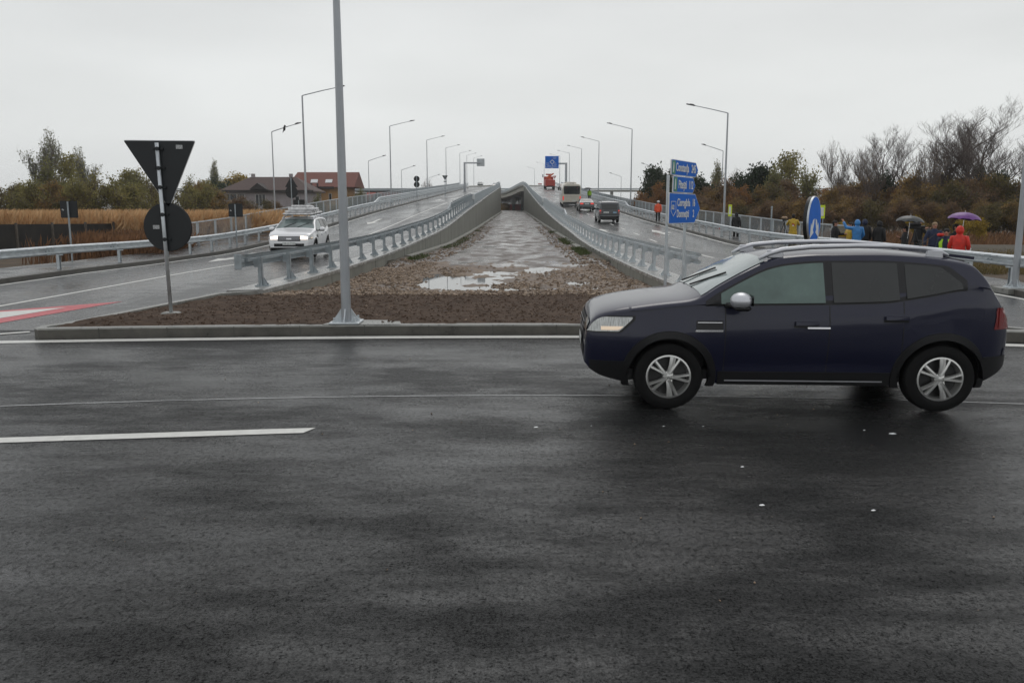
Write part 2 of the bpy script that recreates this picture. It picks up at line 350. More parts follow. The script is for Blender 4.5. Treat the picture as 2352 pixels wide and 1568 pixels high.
# ================================================================ road geometry
zL = interp([(-50,0),(30,.0),(36,.06),(41,.25),(46,.5),(53,.9),(61,1.33),(70,1.8),(95,2.9),(123,4.1),(150,5.2),(180,6.45),(208,7.6),(235,8.8),(250,9.45),(262,9.6),(275,9.5),(300,9.0),(330,8.6),(360,8.4),(500,8.2)])
zR = interp([(-50,0),(35,.0),(45,.1),(54,.35),(60,.53),(68,.78),(80,1.2),(98,1.95),(113,2.6),(150,4.35),(180,5.85),(216,7.75),(235,8.8),(250,9.45),(262,9.6),(275,9.5),(300,9.0),(330,8.6),(360,8.4),(500,8.2)])
def S(Y): return -(max(0, Y-215)**2)*6.4e-4
_li = interp([(12,-5.9),(17,-5.65),(20,-5.45),(26,-5.15),(33,-4.8),(46,-4.2),(53,-3.95),(80,-3.6),(120,-3.4),(235,-2.9),(600,-2.9)])
_ri = interp([(12,4.2),(18,3.95),(25,3.82),(53,3.9),(100,3.75),(235,3.6),(600,3.6)])
_lo = interp([(5,-15),(10,-14.2),(16,-13.6),(22,-13.4),(33,-13.3),(40,-12.7),(58,-12.05),(85,-11.65),(123,-11.3),(235,-11.2),(600,-11.2)])
_ro = interp([(5,10.6),(12,10.95),(18,11.25),(22,11.5),(30,11.9),(40,12.1),(60,12.2),(91,12.1),(150,11.7),(235,11.5),(600,11.5)])
xLi = lambda Y: _li(Y)+S(Y)
xRi = lambda Y: _ri(Y)+S(Y)
xLo = lambda Y: _lo(Y)+S(Y)
xRo = lambda Y: _ro(Y)+S(Y)
def cof(Y): return .17*math.exp(-((Y-38)/8.5)**2)
def zl(Y, X): # left carriageway surface, falls gently to the outside
    k = min(1, max(0, (Y-26)/20)); return zL(Y)-.025*k*max(0, (xLi(Y)-.8)-X)
def zr(Y, X): return zR(Y)-.004*min(1, max(0, (Y-30)/20))*max(0, X-xRi(Y))
def strip(name, cs, Ys, m, parent=None, smooth=False, closed=False):
    """loft a cross-section cs(Y) -> [(X,Z),..] along the road"""
    mb = MB(); n = None
    for Y in Ys:
        pts = cs(Y); n = len(pts); mb.v += [(x, Y if len(q) == 0 else q[0], z) for x, z, *q in pts]
    for i in range(len(Ys)-1):
        for k in range(n if closed else n-1):
            k2 = (k+1) % n; mb.f.append((i*n+k, i*n+k2, (i+1)*n+k2, (i+1)*n+k))
    if closed: mb.f.append(tuple(range(n))); mb.f.append(tuple((len(Ys)-1)*n+k for k in range(n)))
    return mb.build(name, m, parent, smooth, fix=closed)
def fr(a, b, st):
    n = max(1, round((b-a)/st)); return [a+(b-a)*i/n for i in range(n+1)]
def yr(a, b): return [y for y in fr(a, b, 1.0 if b < 60 else 3.0)]
YY = fr(14, 60, 1)+fr(62, 240, 2)+fr(244, 500, 4)
def cut(a, b): return [a]+[y for y in YY if a < y < b]+[b]
# ---- ground sheets
g = MB(); nx = 60
xs = [-1500,-700,-350,-200,-140,-100]+[-80+4*i for i in range(41)]+[100,140,200,350,700,1500]
ys = [-300,-100,-40,-10,0,8,12]+[14+3*i for i in range(60)]+[200,230,270,320,400,520,700,1000,1600]
for y in ys:
    for x in xs:
        z = -.42+.16*fbm(x*.13+7, y*.13, 3) if -90 < x < 90 and 12 < y < 200 else -.42
        if -8 < x < 8 and 12 < y < 240: z = -.9
        if y > 200 and abs(x) < 200: z = min(-.4+(y-200)*.005, .6)
        g.v.append((x, y, z))
for j in range(len(ys)-1):
    for i in range(len(xs)-1): a = j*len(xs)+i; g.f.append((a, a+1, a+1+len(xs), a+len(xs)))
tag(g.build('ground', M['field'], fix=False), kind='structure')
def grid_sheet(name, x0, x1, y0, y1, z, m, n=24):
    b = MB()
    for j in range(n+1):
        for i in range(n+1): b.v.append((x0+(x1-x0)*i/n, y0+(y1-y0)*j/n, z))
    for j in range(n):
        for i in range(n): a = j*(n+1)+i; b.f.append((a, a+1, a+n+2, a+n+1))
    return b.build(name, m, fix=False)
tag(grid_sheet('roundabout_road', -60, 60, -30, 15, 0, M['asphalt']), kind='structure')
tag(strip('left_ramp_road', lambda Y: [(xLo(Y)-.35, zl(Y, xLo(Y)-.35)+.004), ((xLo(Y)+xLi(Y))/2, zl(Y, (xLo(Y)+xLi(Y))/2)+.004), (xLi(Y)-.75, zl(Y, xLi(Y)-.75)+.004)], [13.3]+YY, M['asphalt_ramp']), kind='structure')
tag(strip('right_ramp_road', lambda Y: [(xRi(Y)+.75, zr(Y, xRi(Y)+.75)+.004), ((xRo(Y)+xRi(Y))/2, zr(Y, (xRo(Y)+xRi(Y))/2)+.004), (xRo(Y)+.35, zr(Y, xRo(Y)+.35)+.004)], [13.3]+YY, M['asphalt_ramp']), kind='structure')
# ---- retaining walls with their wet concrete coping
for side in (-1, 1):
    xi = xLi if side < 0 else xRi; zz = zL if side < 0 else zR
    t = empty('retaining_wall', (0,0,0), label='long concrete retaining wall rising along the %s side of the muddy median' % ('left' if side < 0 else 'right'), cat='wall', group='retaining walls of the median')
    Ys = cut(18.3 if side < 0 else 19.2, 236)
    zb = lambda Y: -1.2
    zz0 = zz; zz = (lambda Y, f=zz0: f(Y)+cof(Y)) if side < 0 else zz0
    strip('wall_face', lambda Y: [(xi(Y), zb(Y)), (xi(Y), zz(Y)+.10), (xi(Y)+side*.4, zz(Y)+.10), (xi(Y)+side*.4, zb(Y))][::1], Ys, M['conc'], t, closed=True)
    strip('coping', lambda Y: [(xi(Y)-side*.03, zz(Y)+.10), (xi(Y)-side*.03, zz(Y)+.185), (xi(Y)+side*.0, zz(Y)+.20), (xi(Y)+side*.78, zz(Y)+.18), (xi(Y)+side*.8, zz(Y)+.16), (xi(Y)+side*.8, zz(Y)-.1)], Ys, M['concwet'], t, closed=True)
    # construction joints: narrow recessed-looking fillets standing 4 mm proud
    jb = MB()
    for Y in fr(24, 232, 6.0):
        jb.box((xi(Y)-side*.002, Y, (zz(Y)-1)/2), (.008, .03, zz(Y)+1.15))
    jb.build('joint', M['concdark'], t)
# footing ledges
for side in (-1, 1):
    xi = xLi if side < 0 else xRi
    mg = lambda Y: -.13 if Y < 50 else -.13+(Y-50)*.0111
    o = strip('footing', lambda Y: [(xi(Y)-side*.04, mg(Y)+.0), (xi(Y)-side*.04, mg(Y)+.16), (xi(Y)-side*(.30+.05*math.sin(Y*.3)), mg(Y)+.13), (xi(Y)-side*.38, mg(Y)-.3)], cut(36 if side < 0 else 44, 235), M['conc'])
    tag(o, 'low concrete footing ledge at the foot of the %s median wall' % ('left' if side < 0 else 'right'), 'ledge', 'footings of the median walls')
# ---- median: soil, gravel, wet track
def med_z(X, Y):
    z = -.15 if Y < 50 else -.15+(Y-50)*.0111
    k = min(1, max(0, (21.5-Y)/4)); z += k*.26
    return z
def puddle_d(X, Y):
    d = 0
    for cx, cy, rx, ry, a in ((-.9, 21.4, 1.5, 1.5, .15), (-1.3, 25.6, 1.5, 2.2, .15), (.3, 20.2, .8, .8, .09), (1.8, 24.5, .6, .9, .06), (-2.1, 23.5, .7, 1.4, .07), (-.5, 28.6, 1.0, 1.6, .12), (.9, 22.6, .5, .6, .08), (1.2, 30.5, .9, 1.2, .10)):
        q = ((X-cx)/rx)**2+((Y-cy)/ry)**2; d += a*math.exp(-q*1.3)
    return d
def bed(name, y0, y1, ny, nx, xl, xr, zf, m):
    b = MB()
    for j in range(ny+1):
        Y = y0+(y1-y0)*(j/ny)
        a, c = xl(Y), xr(Y)
        for i in range(nx+1): X = a+(c-a)*i/nx; b.v.append((X, Y, zf(X, Y)))
    for j in range(ny):
        for i in range(nx): a = j*(nx+1)+i; b.f.append((a, a+1, a+nx+2, a+nx+1))
    return tag(b.build(name, m, None, True, fix=False), kind='structure')
# island outline (left side, front arc, right side)
def front(X): return 12.80-(X-.5)**2/(2*(62 if X < .5 else 34))
LT, RT = -7.25, 7.9
def isl_l(Y): return LT+(Y-12.45)/(18.45-12.45)*(-6.35-LT) if Y < 18.45 else xLi(Y)-.2
def isl_r(Y): return RT+(Y-12.1)/(19.2-12.1)*(4.75-RT) if Y < 19.2 else xRi(Y)+.2
soilz = lambda X, Y: .13+.03*(fbm(X*1.1, Y*1.1, 3, 5)-.5)+.05*(fbm(X*5, Y*5, 3)-.5)-max(0, Y-17.5)*.045+.05*math.exp(-((Y-13.6)/1.2)**2)
b = MB(); ny_, nx_ = 90, 170
for j in range(ny_+1):
    for i in range(nx_+1):
        X = LT+.15+(RT-LT-.3)*i/nx_; f0 = front(X)+.12; y1 = 19.6+1.3*(fbm(X*.9, 4.4, 4, 8)-.4)
        Y = f0+(y1-f0)*j/ny_; l, r_ = isl_l(Y)+.15, isl_r(Y)-.15
        edge = (X < l or X > r_); X2 = min(max(X, l), r_)
        b.v.append((X2, Y, soilz(X2, Y)))
for j in range(ny_):
    for i in range(nx_):
        a = j*(nx_+1)+i
        q = [b.v[k] for k in (a, a+1, a+nx_+2, a+nx_+1)]
        if abs(q[0][0]-q[1][0]) > 1e-4 or abs(q[2][0]-q[3][0]) > 1e-4: b.f.append((a, a+1, a+nx_+2, a+nx_+1))
tag(b.build('soil_bed', M['soil'], None, True, fix=False), kind='structure')
gz = lambda X, Y: med_z(X, Y)+.16*(fbm(X*.9, Y*.5, 3, 9)-.5)+.19*(fbm(X*3.4, Y*2.2, 5)-.5)-.80*puddle_d(X, Y)-(.12 if Y < 19.3 else 0)*(19.3-Y)
bed('gravel_bed', 18.2, 34, 260, 130, lambda Y: xLi(Y)-.05, lambda Y: xRi(Y)+.05, gz, M['gravel'])
def tz(X, Y):
    a, c = xLi(Y), xRi(Y); e = min(X-a, c-X); z = med_z(X, Y)+.05*(fbm(X*.8, Y*.25, 4, 3)-.5)
    k = min(1, max(0, (Y-27.5-1.6*fbm(X*.7, 3)*2)/3)); z = z*k+(z-.25)*(1-k)
    return z+(.07+.10*(fbm(X*3, Y*1.5, 3)-.35))*max(0, 1-e/.8)*.8 + .015
bed('wet_track', 27, 60, 110, 60, lambda Y: xLi(Y)-.05, lambda Y: xRi(Y)+.05, tz, M['track'])
bed('wet_track', 60, 235, 90, 30, lambda Y: xLi(Y)-.05, lambda Y: xRi(Y)+.05, tz, M['track'])
bed('wet_track', 235, 420, 30, 10, lambda Y: -16, lambda Y: 14, lambda X, Y: 1.93+.004*(Y-235), M['track'])
for kx, side in ((xLi, 1), (xRi, -1)):
    # strip of dirt and weeds along each wall foot
    b = MB(); Ys = fr(32, 200, .7)
    for Y in Ys:
        x = kx(Y); wd = (.35+.45*fbm(Y*.35, side+2, 3))*min(1, (Y-31.5)/5)
        for q, h in ((.05, .22), (.4*wd, .17), (.8*wd, .10), (1.15*wd, .00)):
            b.v.append((x+side*q, Y, tz(x+side*q, Y)*0+med_z(0, Y)+h*.8-.02+.05*(fbm(Y*1.5, q*4, 3)-.3)))
    for j in range(len(Ys)-1):
        for i in range(3): a = j*4+i; b.f.append((a, a+1, a+5, a+4))
    tag(b.build('dirt_edge', M['verge'], None, True, fix=False), kind='structure')
# water level sheet in the hollows of the gravel
pb = MB()
for cx, cy, rx, ry in ((-.6, 25.4, 3.2, 7.6), (1.3, 22.8, 1.6, 3.2)):
    pts = [(cx+rx*math.cos(t*math.pi/16), cy+ry*math.sin(t*math.pi/16), -.190) for t in range(32)]
    pb.add(pts, [tuple(range(32))]) if cx < 0 else None
tag(pb.build('puddle', M['water'], fix=False), kind='structure')
def stones(name, n, fx, m, label, cat, smin, smax):
    b = MB(); rnd = random.Random(len(name)*31+n)
    for _ in range(n):
        x, y, z = fx(rnd); s = smin+(smax-smin)*rnd.random()**3
        Rm = Euler((rnd.random()*6, rnd.random()*6, rnd.random()*6)).to_matrix(); k = [.6+rnd.random()*.8 for _ in range(3)]
        vs = []
        for a in ((1,0,0),(-1,0,0),(0,1,0),(0,-1,0),(0,0,1),(0,0,-1)):
            v = Rm @ Vector((a[0]*k[0], a[1]*k[1], a[2]*k[2]))*s*(.8+rnd.random()*.4); vs.append(Vector((v.x+x, v.y+y, v.z*.7+z)))
        b.add(vs, [(0,2,4),(2,1,4),(1,3,4),(3,0,4),(2,0,5),(1,2,5),(3,1,5),(0,3,5)])
    o = b.build(name, m, fix=False); return tag(o, label, cat, kind='stuff')
def fgrav(r):
    while True:
        Y = 18.0+r.random()**1.15*15; X = xLi(Y)+.1+r.random()*(xRi(Y)-xLi(Y)-.2)
        if puddle_d(X, Y) > .05 and r.random() < .93: continue
        if Y > 27 and r.random() < (Y-27)/4 and abs(X) < 3: continue
        if fbm(X*.7, Y*.45, 4, 21) < .46 and r.random() < .75: continue
        if -1.6 < X < .8 and Y > 24 and r.random() < .8: continue
        return X, Y, max(gz(X, Y), soilz(X, Y) if Y < 19.3 else -9)+.008
stones('gravel_stones', 17000, fgrav, M['stone'], 'brown crushed stones spread between the two concrete walls', 'gravel', .012, .075)
def fsoil(r):
    while True:
        X = LT+.5+r.random()*(RT-LT-1); Y = front(X)+.25+r.random()*7.0
        if isl_l(Y)+.2 < X < isl_r(Y)-.2: return X, Y, soilz(X, Y)+.004
stones('soil_clods', 9000, fsoil, M['clod'], 'crumbly dark clods of soil on the traffic island', 'soil', .006, .036)
def fsoil2(r): x, y, z = fsoil(r); return x, y, z+.006
stones('soil_pebbles', 450, fsoil2, M['stone'], 'small pale pebbles lying in the dark island soil', 'pebbles', .006, .026)
def fmix(r):
    while True:
        X = r.uniform(-5.6, 4.6); Y = 19.9-abs(r.gauss(0, .9))
        if Y > 16.5: return X, Y, soilz(X, Y)+.008
stones('border_stones', 1500, fmix, M['stone'], 'stones strewn where the gravel meets the dark soil', 'gravel', .012, .06)
def ftr(r):
    s = 1 if r.random() < .5 else -1; Y = 28+r.random()**1.5*60
    x = xLi(Y)+.15+r.random()**1.5*1.6 if s < 0 else xRi(Y)-.15-r.random()**1.5*1.3
    return x, Y, tz(x, Y)+.02
stones('track_rubble', 3800, ftr, M['stone'], 'loose rubble along the wall feet beside the wet track', 'rubble', .015, .09)
rr = random.Random(4)
for k, (u, v) in enumerate([(1195,352)]): pass
# ---- island kerb: tapered ring of kerb stones
pts = []
for i in range(60): X = LT+.35+(RT-LT-.7)*i/59; pts.append((X, front(X)))
pts += [(RT+.02, 12.12), (RT+.02, 12.35)]
pts += [(isl_r(Y), Y) for Y in fr(12.7, 19.2, .6)]
left = [(isl_l(Y), Y) for Y in fr(12.95, 18.45, .6)][::-1]
pts = left+[(LT-.08, 12.70), (LT-.06, 12.48), (LT+.08, 12.33)]+pts
def kerb(name, pts, wd, h, m, label=None, parent=None, z0=-.05, mt=None):
    b = MB(); n = len(pts); V = [Vector((x, y, 0)) for x, y in pts]; nr = []
    for i in range(n):
        d = (V[min(i+1, n-1)]-V[max(i-1, 0)]).normalized(); nr.append(Vector((-d.y, d.x, 0)))
    b2 = MB()
    for i in range(n):
        a = V[i]; c = V[i]+nr[i]*wd; q = V[i]+nr[i]*.02
        b.v += [(a.x, a.y, z0), (a.x, a.y, h-.02)]; b2.v += [(a.x, a.y, h-.02), (q.x, q.y, h), (c.x, c.y, h), (c.x, c.y, z0)]
    for i in range(n-1):
        b.f.append((i*2, i*2+2, i*2+3, i*2+1))
        for k in range(3): b2.f.append((i*4+k, i*4+4+k, i*4+5+k, i*4+1+k))
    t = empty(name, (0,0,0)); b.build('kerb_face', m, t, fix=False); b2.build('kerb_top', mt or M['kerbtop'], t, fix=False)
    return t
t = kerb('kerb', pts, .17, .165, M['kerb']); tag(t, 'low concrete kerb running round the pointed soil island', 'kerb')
jt = MB()
for i in range(14):
    X = -6.3+i*1.0; jt.box((X, front(X)-.001, .06), (.012, .006, .2))
jt.build('kerb_joint', M['concdark'], t)
# ---- outer kerbs + pavements of the ramps
tag(strip('kerb', lambda Y: [(xLo(Y)-.35, zl(Y, xLo(Y)-.35)-.05), (xLo(Y)-.35, zl(Y, xLo(Y))+.12), (xLo(Y)-.55, zl(Y, xLo(Y))+.13), (xLo(Y)-.55, zl(Y, xLo(Y))-.05)], [12]+YY, M['kerb'], closed=True), 'dark concrete kerb along the outer edge of the left ramp', 'kerb', 'outer ramp kerbs')
tag(strip('kerb', lambda Y: [(xRo(Y)+.35, zr(Y, xRo(Y))-.05), (xRo(Y)+.35, zr(Y, xRo(Y))+.12), (xRo(Y)+.55, zr(Y, xRo(Y))+.13), (xRo(Y)+.55, zr(Y, xRo(Y))-.05)], [12]+YY, M['kerb'], closed=True), 'dark concrete kerb along the outer edge of the right ramp', 'kerb', 'outer ramp kerbs')
wL = interp([(12,2.0),(25,2.3),(45,2.9),(60,2.9),(600,2.9)]); wR = interp([(12,1.0),(33,1.1),(38,3.3),(60,3.0),(90,2.2),(600,2.0)])
def pl(Y): zz = zl(Y, xLo(Y))+.115; return [(xLo(Y)-.54, zz), (xLo(Y)-.55-wL(Y), zz+.02), (xLo(Y)-.6-wL(Y), -1.0)]
def prr(Y): zz = zr(Y, xRo(Y))+.115; return [(xRo(Y)+.54, zz), (xRo(Y)+.55+wR(Y), zz+.02), (xRo(Y)+.6+wR(Y), -1.0)]
tag(strip('left_pavement', pl, [12]+YY, M['pavement']), kind='structure')
tag(strip('right_pavement', prr, [12]+YY, M['pavement']), kind='structure')
# ---- painted markings
def ribbon(name, path, wd, m=None, z=None, zf=None, lift=.004):
    b = MB(); n = len(path); V = [Vector((p[0], p[1], 0)) for p in path]
    for i in range(n):
        d = (V[min(i+1, n-1)]-V[max(i-1, 0)]).normalized(); nr = Vector((-d.y, d.x, 0))
        for s in (-.5, .5):
            q = V[i]+nr*wd*s; b.v.append((q.x, q.y, (zf(q.x, q.y) if zf else 0)+lift))
    for i in range(n-1): b.f.append((i*2, i*2+1, i*2+3, i*2+2))
    o = b.build(name, m or M['paint'], fix=False); return tag(o, kind='structure')
zfl = lambda x, y: zl(y, x)+.004
zfr = lambda x, y: zr(y, x)+.004
edge = lambda X: 12.61-(X-1.0)**2/(2*(68 if X < 1 else 24))
ribbon('road_marking', [(X, edge(X)) for X in fr(-30, 3.9, .8)], .25)
ribbon('road_marking', [(X, edge(X)) for X in fr(3.9, 14, .5)], .25)
dash = lambda X: 7.09+(X+1.83)*.127
b = MB(); xsq = fr(-8.2, -1.83, .4)
for i, X in enumerate(xsq):
    e = .07 if i == len(xsq)-1 else 0
    b.v += [(X-e*.0, dash(X)-.085, .004), (X+e, dash(X)+.085, .004)]
b.f = [(i*2, i*2+2, i*2+3, i*2+1) for i in range(len(xsq)-1)]
tag(b.build('lane_dash', M['paint'], fix=False), kind='structure')
# paving joint: thin raised seam of bitumen, slightly smoother and paler
M['seam'] = mat('wet_seam', (.21, .215, .215), .25, var=.6, scale=7, stretch=(.5, 3, 1))
ribbon('paving_seam', [(X, 8.50-(X-.3)**2/(2*30)) for X in fr(-16, 16, .5)], .035, M['seam'], lift=.003)
ribbon('edge_line', [(xLo(Y), Y) for Y in cut(11, 400)], .14, zf=zfl)
ribbon('edge_line', [(xRo(Y), Y) for Y in cut(14, 400)], .14, zf=zfr)
llane = interp([(12,-10.6),(17,-10.45),(32,-10.15),(46,-8.5),(60,-7.95),(95,-7.5),(235,-7.1),(600,-7.1)])
ribbon('lane_line', [(llane(Y), Y) for Y in cut(12, 97)], .13, zf=zfl)
for Y in fr(101, 300, 6): ribbon('lane_dash', [(llane(q)+S(q), q) for q in (Y, Y+1.2, Y+2.4)], .13, zf=zfl)
for Y in fr(27.6, 300, 6.8): ribbon('lane_dash', [(8.4-(.5 if Y > 150 else .5*max(0, Y-60)/90)+S(q), q) for q in (Y, Y+1.3, Y+2.6)], .13, zf=zfr)
def poly(name, P2, zf, m=None, lift=.0045):
    import bmesh
    b = bmesh.new(); f = b.faces.new([b.verts.new((x, y, 0)) for x, y in P2]); bmesh.ops.triangulate(b, faces=[f])
    bmesh.ops.subdivide_edges(b, edges=b.edges, cuts=2, use_grid_fill=True)
    for v in b.verts: v.co.z = zf(v.co.x, v.co.y)+lift
    me = bpy.data.meshes.new(name); b.to_mesh(me); b.free(); me.materials.append(m or M['paint'])
    o = bpy.data.objects.new(name, me); col.objects.link(o); return tag(o, kind='structure')
def arrow(x, y, d, zf, L=6.0, turn=0):
    w_ = .10; P2 = [(-w_, 0), (w_, 0), (w_, L*.6), (.38, L*.6), (0, L), (-.38, L*.6), (-w_, L*.6)]
    poly('lane_arrow', [(x+a*1.15, y+d*b_) for a, b_ in P2], zf)
    if turn: poly('lane_arrow', [(x+turn*.12, y+d*L*.30), (x+turn*.8, y+d*L*.45), (x+turn*.75, y+d*L*.55), (x+turn*.12, y+d*L*.42)], zf, lift=.0049)
arrow(-11.8, 38, -1, zfl, 6); arrow(-10.0, 63.5, -1, zfl, 6); arrow(-9.5, 112, -1, zfl, 7); arrow(-6.3, 35, -1, zfl, 6)
arrow(10.35, 55, 1, zfr, 6.5, 1); arrow(6.6, 56, 1, zfr, 6.5); arrow(10.2, 92, 1, zfr, 6.5)
flat = lambda x, y: .004
poly('hatched_marking', [(-8.35, 17.6), (-9.9, 16.0), (-13.2, 13.6), (-12.2, 11.0), (-8.9, 13.95)], flat, M['redpaint'])
poly('hatched_marking', [(-8.95, 16.45), (-9.9, 15.65), (-13.2, 12.9), (-12.6, 11.7), (-9.3, 14.45)], flat, M['paint'], lift=.0085)
ribbon('road_marking', [(-12.0, 10.1), (-9.8, 11.65), (-7.75, 13.1)], .14, lift=.0085)
# right: faint stop line remnants on the crossing road
poly('road_marking', [(8.6, 12.6), (16, 10.6), (16, 10.45), (8.6, 12.42)], lambda x, y: 0, lift=.0045)
# small wet leaves / bits on the near asphalt
def fl(r):
    for _ in range(9): pass
    return r.uniform(-4, 4.5), 3.6+r.random()**1.3*7.5, .004
o = stones('asphalt_grit', 90, fl, M['stone'], 'pale bits of grit and leaf scattered on the wet asphalt', 'grit', .003, .011)
for u, v, s in ((1231,981,.022), (2050,996,.035), (1705,1072,.015), (2006,1172,.016), (1358,978,.008), (1750,1160,.02), (1524,979,.01), (1615,979,.01), (1985,988,.012)):
    q = P(u, v, .004); b = MB(); b.add([(q.x-s, q.y, .004), (q.x-s*.3, q.y-s*.6, .005), (q.x+s, q.y-s*.2, .006), (q.x+s*.5, q.y+s*.7, .009), (q.x-s*.5, q.y+s*.6, .006)], [(0,1,2,3,4)])
    tag(b.build('fallen_leaf', M['signwhite'], fix=False), 'pale scrap on wet asphalt, %s' % {1231:'left of the dark car, the biggest there', 2050:'below the rear wheel of the dark car', 1705:'lower down, under the middle of the dark car', 2006:'furthest down, below the rear door of the dark car', 1358:'just below the front bumper of the dark car', 1750:'yellowish, well below the middle of the dark car', 1524:'tiny, right under the front wheel', 1615:'tiny, just behind the front wheel', 1985:'tiny, left of the scrap by the rear wheel'}[u], 'scrap', 'scraps lying on the asphalt')
# ================================================================ guardrails
def post_mesh(h=.62, foot=True, side=1):
    b = MB()
    # C-shaped steel post, base plate, gusset; faces road = +x*side
    b.box((0, 0, h/2), (.012, .10, h)); b.box((.045*side, .047, h/2), (.09, .006, h)); b.box((.045*side, -.047, h/2), (.09, .006, h))
    b.box((.12*side, 0, h-.14), (.12, .09, .20))
    if foot:
        b.box((0, 0, .012), (.30, .26, .022))
        b.add([(-.006, -.055, .022), (.006, -.055, .022), (.006, -.055, .20), (-.006, -.055, .20), (-.006, -.13, .022), (.006, -.13, .022)], [(0,3,2,1),(0,1,5,4),(3,4,5,2),(0,4,3),(1,2,5)])
        for sx in (-.1, .1):
            for sy in (-.09, .09): b.tube([(sx, sy, .02), (sx, sy, .06)], .012, 5)
            b.add([(-side*.012, sx*.45, .022), (-side*.012, sx*.45, .21), (-side*.125, sx*.45, .022), (-side*.012, sx*.45+.008, .022), (-side*.012, sx*.45+.008, .21), (-side*.125, sx*.45+.008, .022)], [(0,1,2),(3,5,4),(1,4,5,2),(0,2,5,3)])
    return b
def wprof(x, z, side, h=.28):
    # W-beam open profile with real thickness: x towards road
    o = [(.00,1.0),(.035,.97),(.075,.86),(.075,.74),(.0,.60),(.0,.40),(.075,.26),(.075,.14),(.035,.03),(.0,.0)]
    fr_ = [(x+side*a, z-h+h*k) for a, k in o]; bk = [(x+side*(a-.006), z-h+h*k) for a, k in reversed(o)]
    return fr_+bk
def guardrail(label, xf, zf, Y0, Y1, side, ypost, double=None, group='galvanised guardrails', foot=True, h=.75, pm='galv', bm='galv', endplate=False):
    t = empty('guardrail', (0,0,0), label=label, cat='guardrail', group=group)
    Ys = [Y0]+[y for y in YY if Y0 < y < Y1]+[Y1]
    strip('beam', lambda Y: wprof(xf(Y)+side*.18, zf(Y)+h, side), Ys, M[bm], t, R(35), closed=True)
    # overlapping splice plates, seen as small steps with bolts
    for Y in fr(Y0+1.0, min(Y1-1, 90), 4.0):
        z = zf(Y)+h; sp_ = MB()
        sp_.box((xf(Y)+side*.262, Y, z-.062), (.006, .3, .05)); sp_.box((xf(Y)+side*.262, Y, z-.248), (.006, .3, .05))
        for dy in (-.09, .09):
            for dz in (-.155,): sp_.tube([(xf(Y)+side*.17, Y+dy, z+dz), (xf(Y)+side*.215, Y+dy, z+dz)], .014, 6)
        sp_.build('splice', M['galvdull'], t)
    if double:
        d0, d1 = double; Yd = [y for y in Ys if y >= d0 and y <= d1]
        tr = max(0, 3)
        strip('upper_beam', lambda Y: wprof(xf(Y)+side*.16, zf(Y)+h+.34*min(1, max(0, (Y-d0)/2.5)), side), [d0, d0+2.5]+[y for y in Yd if y > d0+2.6], M[bm], t, R(35), closed=True)
    me = post_mesh(h-.08, foot, side).mesh('post', M[pm]); me2 = post_mesh(h+.26, foot, side).mesh('post', M[pm])
    for Y in ypost[:100]:
        o = bpy.data.objects.new('post', me2 if double and double[0]+2 < Y < double[1] else me); col.objects.link(o); o.parent = t
        o.location = (xf(Y), Y, zf(Y))
    if endplate:
        b = MB(); z = zf(Y0)+h
        b.rbox((xf(Y0)+side*.22, Y0-.05, z-.15), (.16, .02, .34), .01); b.rbox((xf(Y0)+side*.20, Y0+.15, z-.14), (.02, .40, .27), .006)
        b.box((xf(Y0)+side*.14, Y0+.3, z-.12), (.12, .10, .08)); b.build('end_plate', M['galvdull'], t)
    return t
gi = lambda Y: xLi(Y)-.33
li_posts = fr(19.25, 84, 2.0)
guardrail('guardrail with footed posts on the left median wall, end plate by the soil island', gi, lambda Y: zL(Y)+cof(Y)+.19, 18.45, 84, -1, li_posts, double=(57, 84), h=.76, endplate=True, bm='galvdull', pm='galvdull')
guardrail('guardrail with footed posts on the right median wall behind the blue arrow signs', lambda Y: xRi(Y)+.33, lambda Y: zR(Y)+.19, 19.6, 109, 1, fr(20.4, 109, 2.0), double=(67, 109), h=.76)
lo_posts = [14, 18, 22, 26, 30, 34]+fr(36, 220, 2.0)[:92]
guardrail('long outer guardrail between the left ramp and its pavement', lambda Y: xLo(Y)-.95, lambda Y: zl(Y, xLo(Y))+.12, 12, 235, 1, lo_posts, double=(76, 235), foot=False)
ro_posts = fr(14, 220, 2.1)[:99]
guardrail('long outer guardrail on the right ramp, in front of the bystanders', lambda Y: xRo(Y)+.95, lambda Y: zr(Y, xRo(Y))+.12, 12, 235, -1, ro_posts, double=(92, 235), foot=False)
b = MB(); Y = 51.5; b.box((xRo(Y)+.95-.275, Y, zr(Y, xRo(Y))+.62), (.02, .14, .10)); 
# red reflector on the right outer rail
tag(b.build('reflector', M['red']), 'small red reflector fixed on the right outer guardrail', 'reflector')
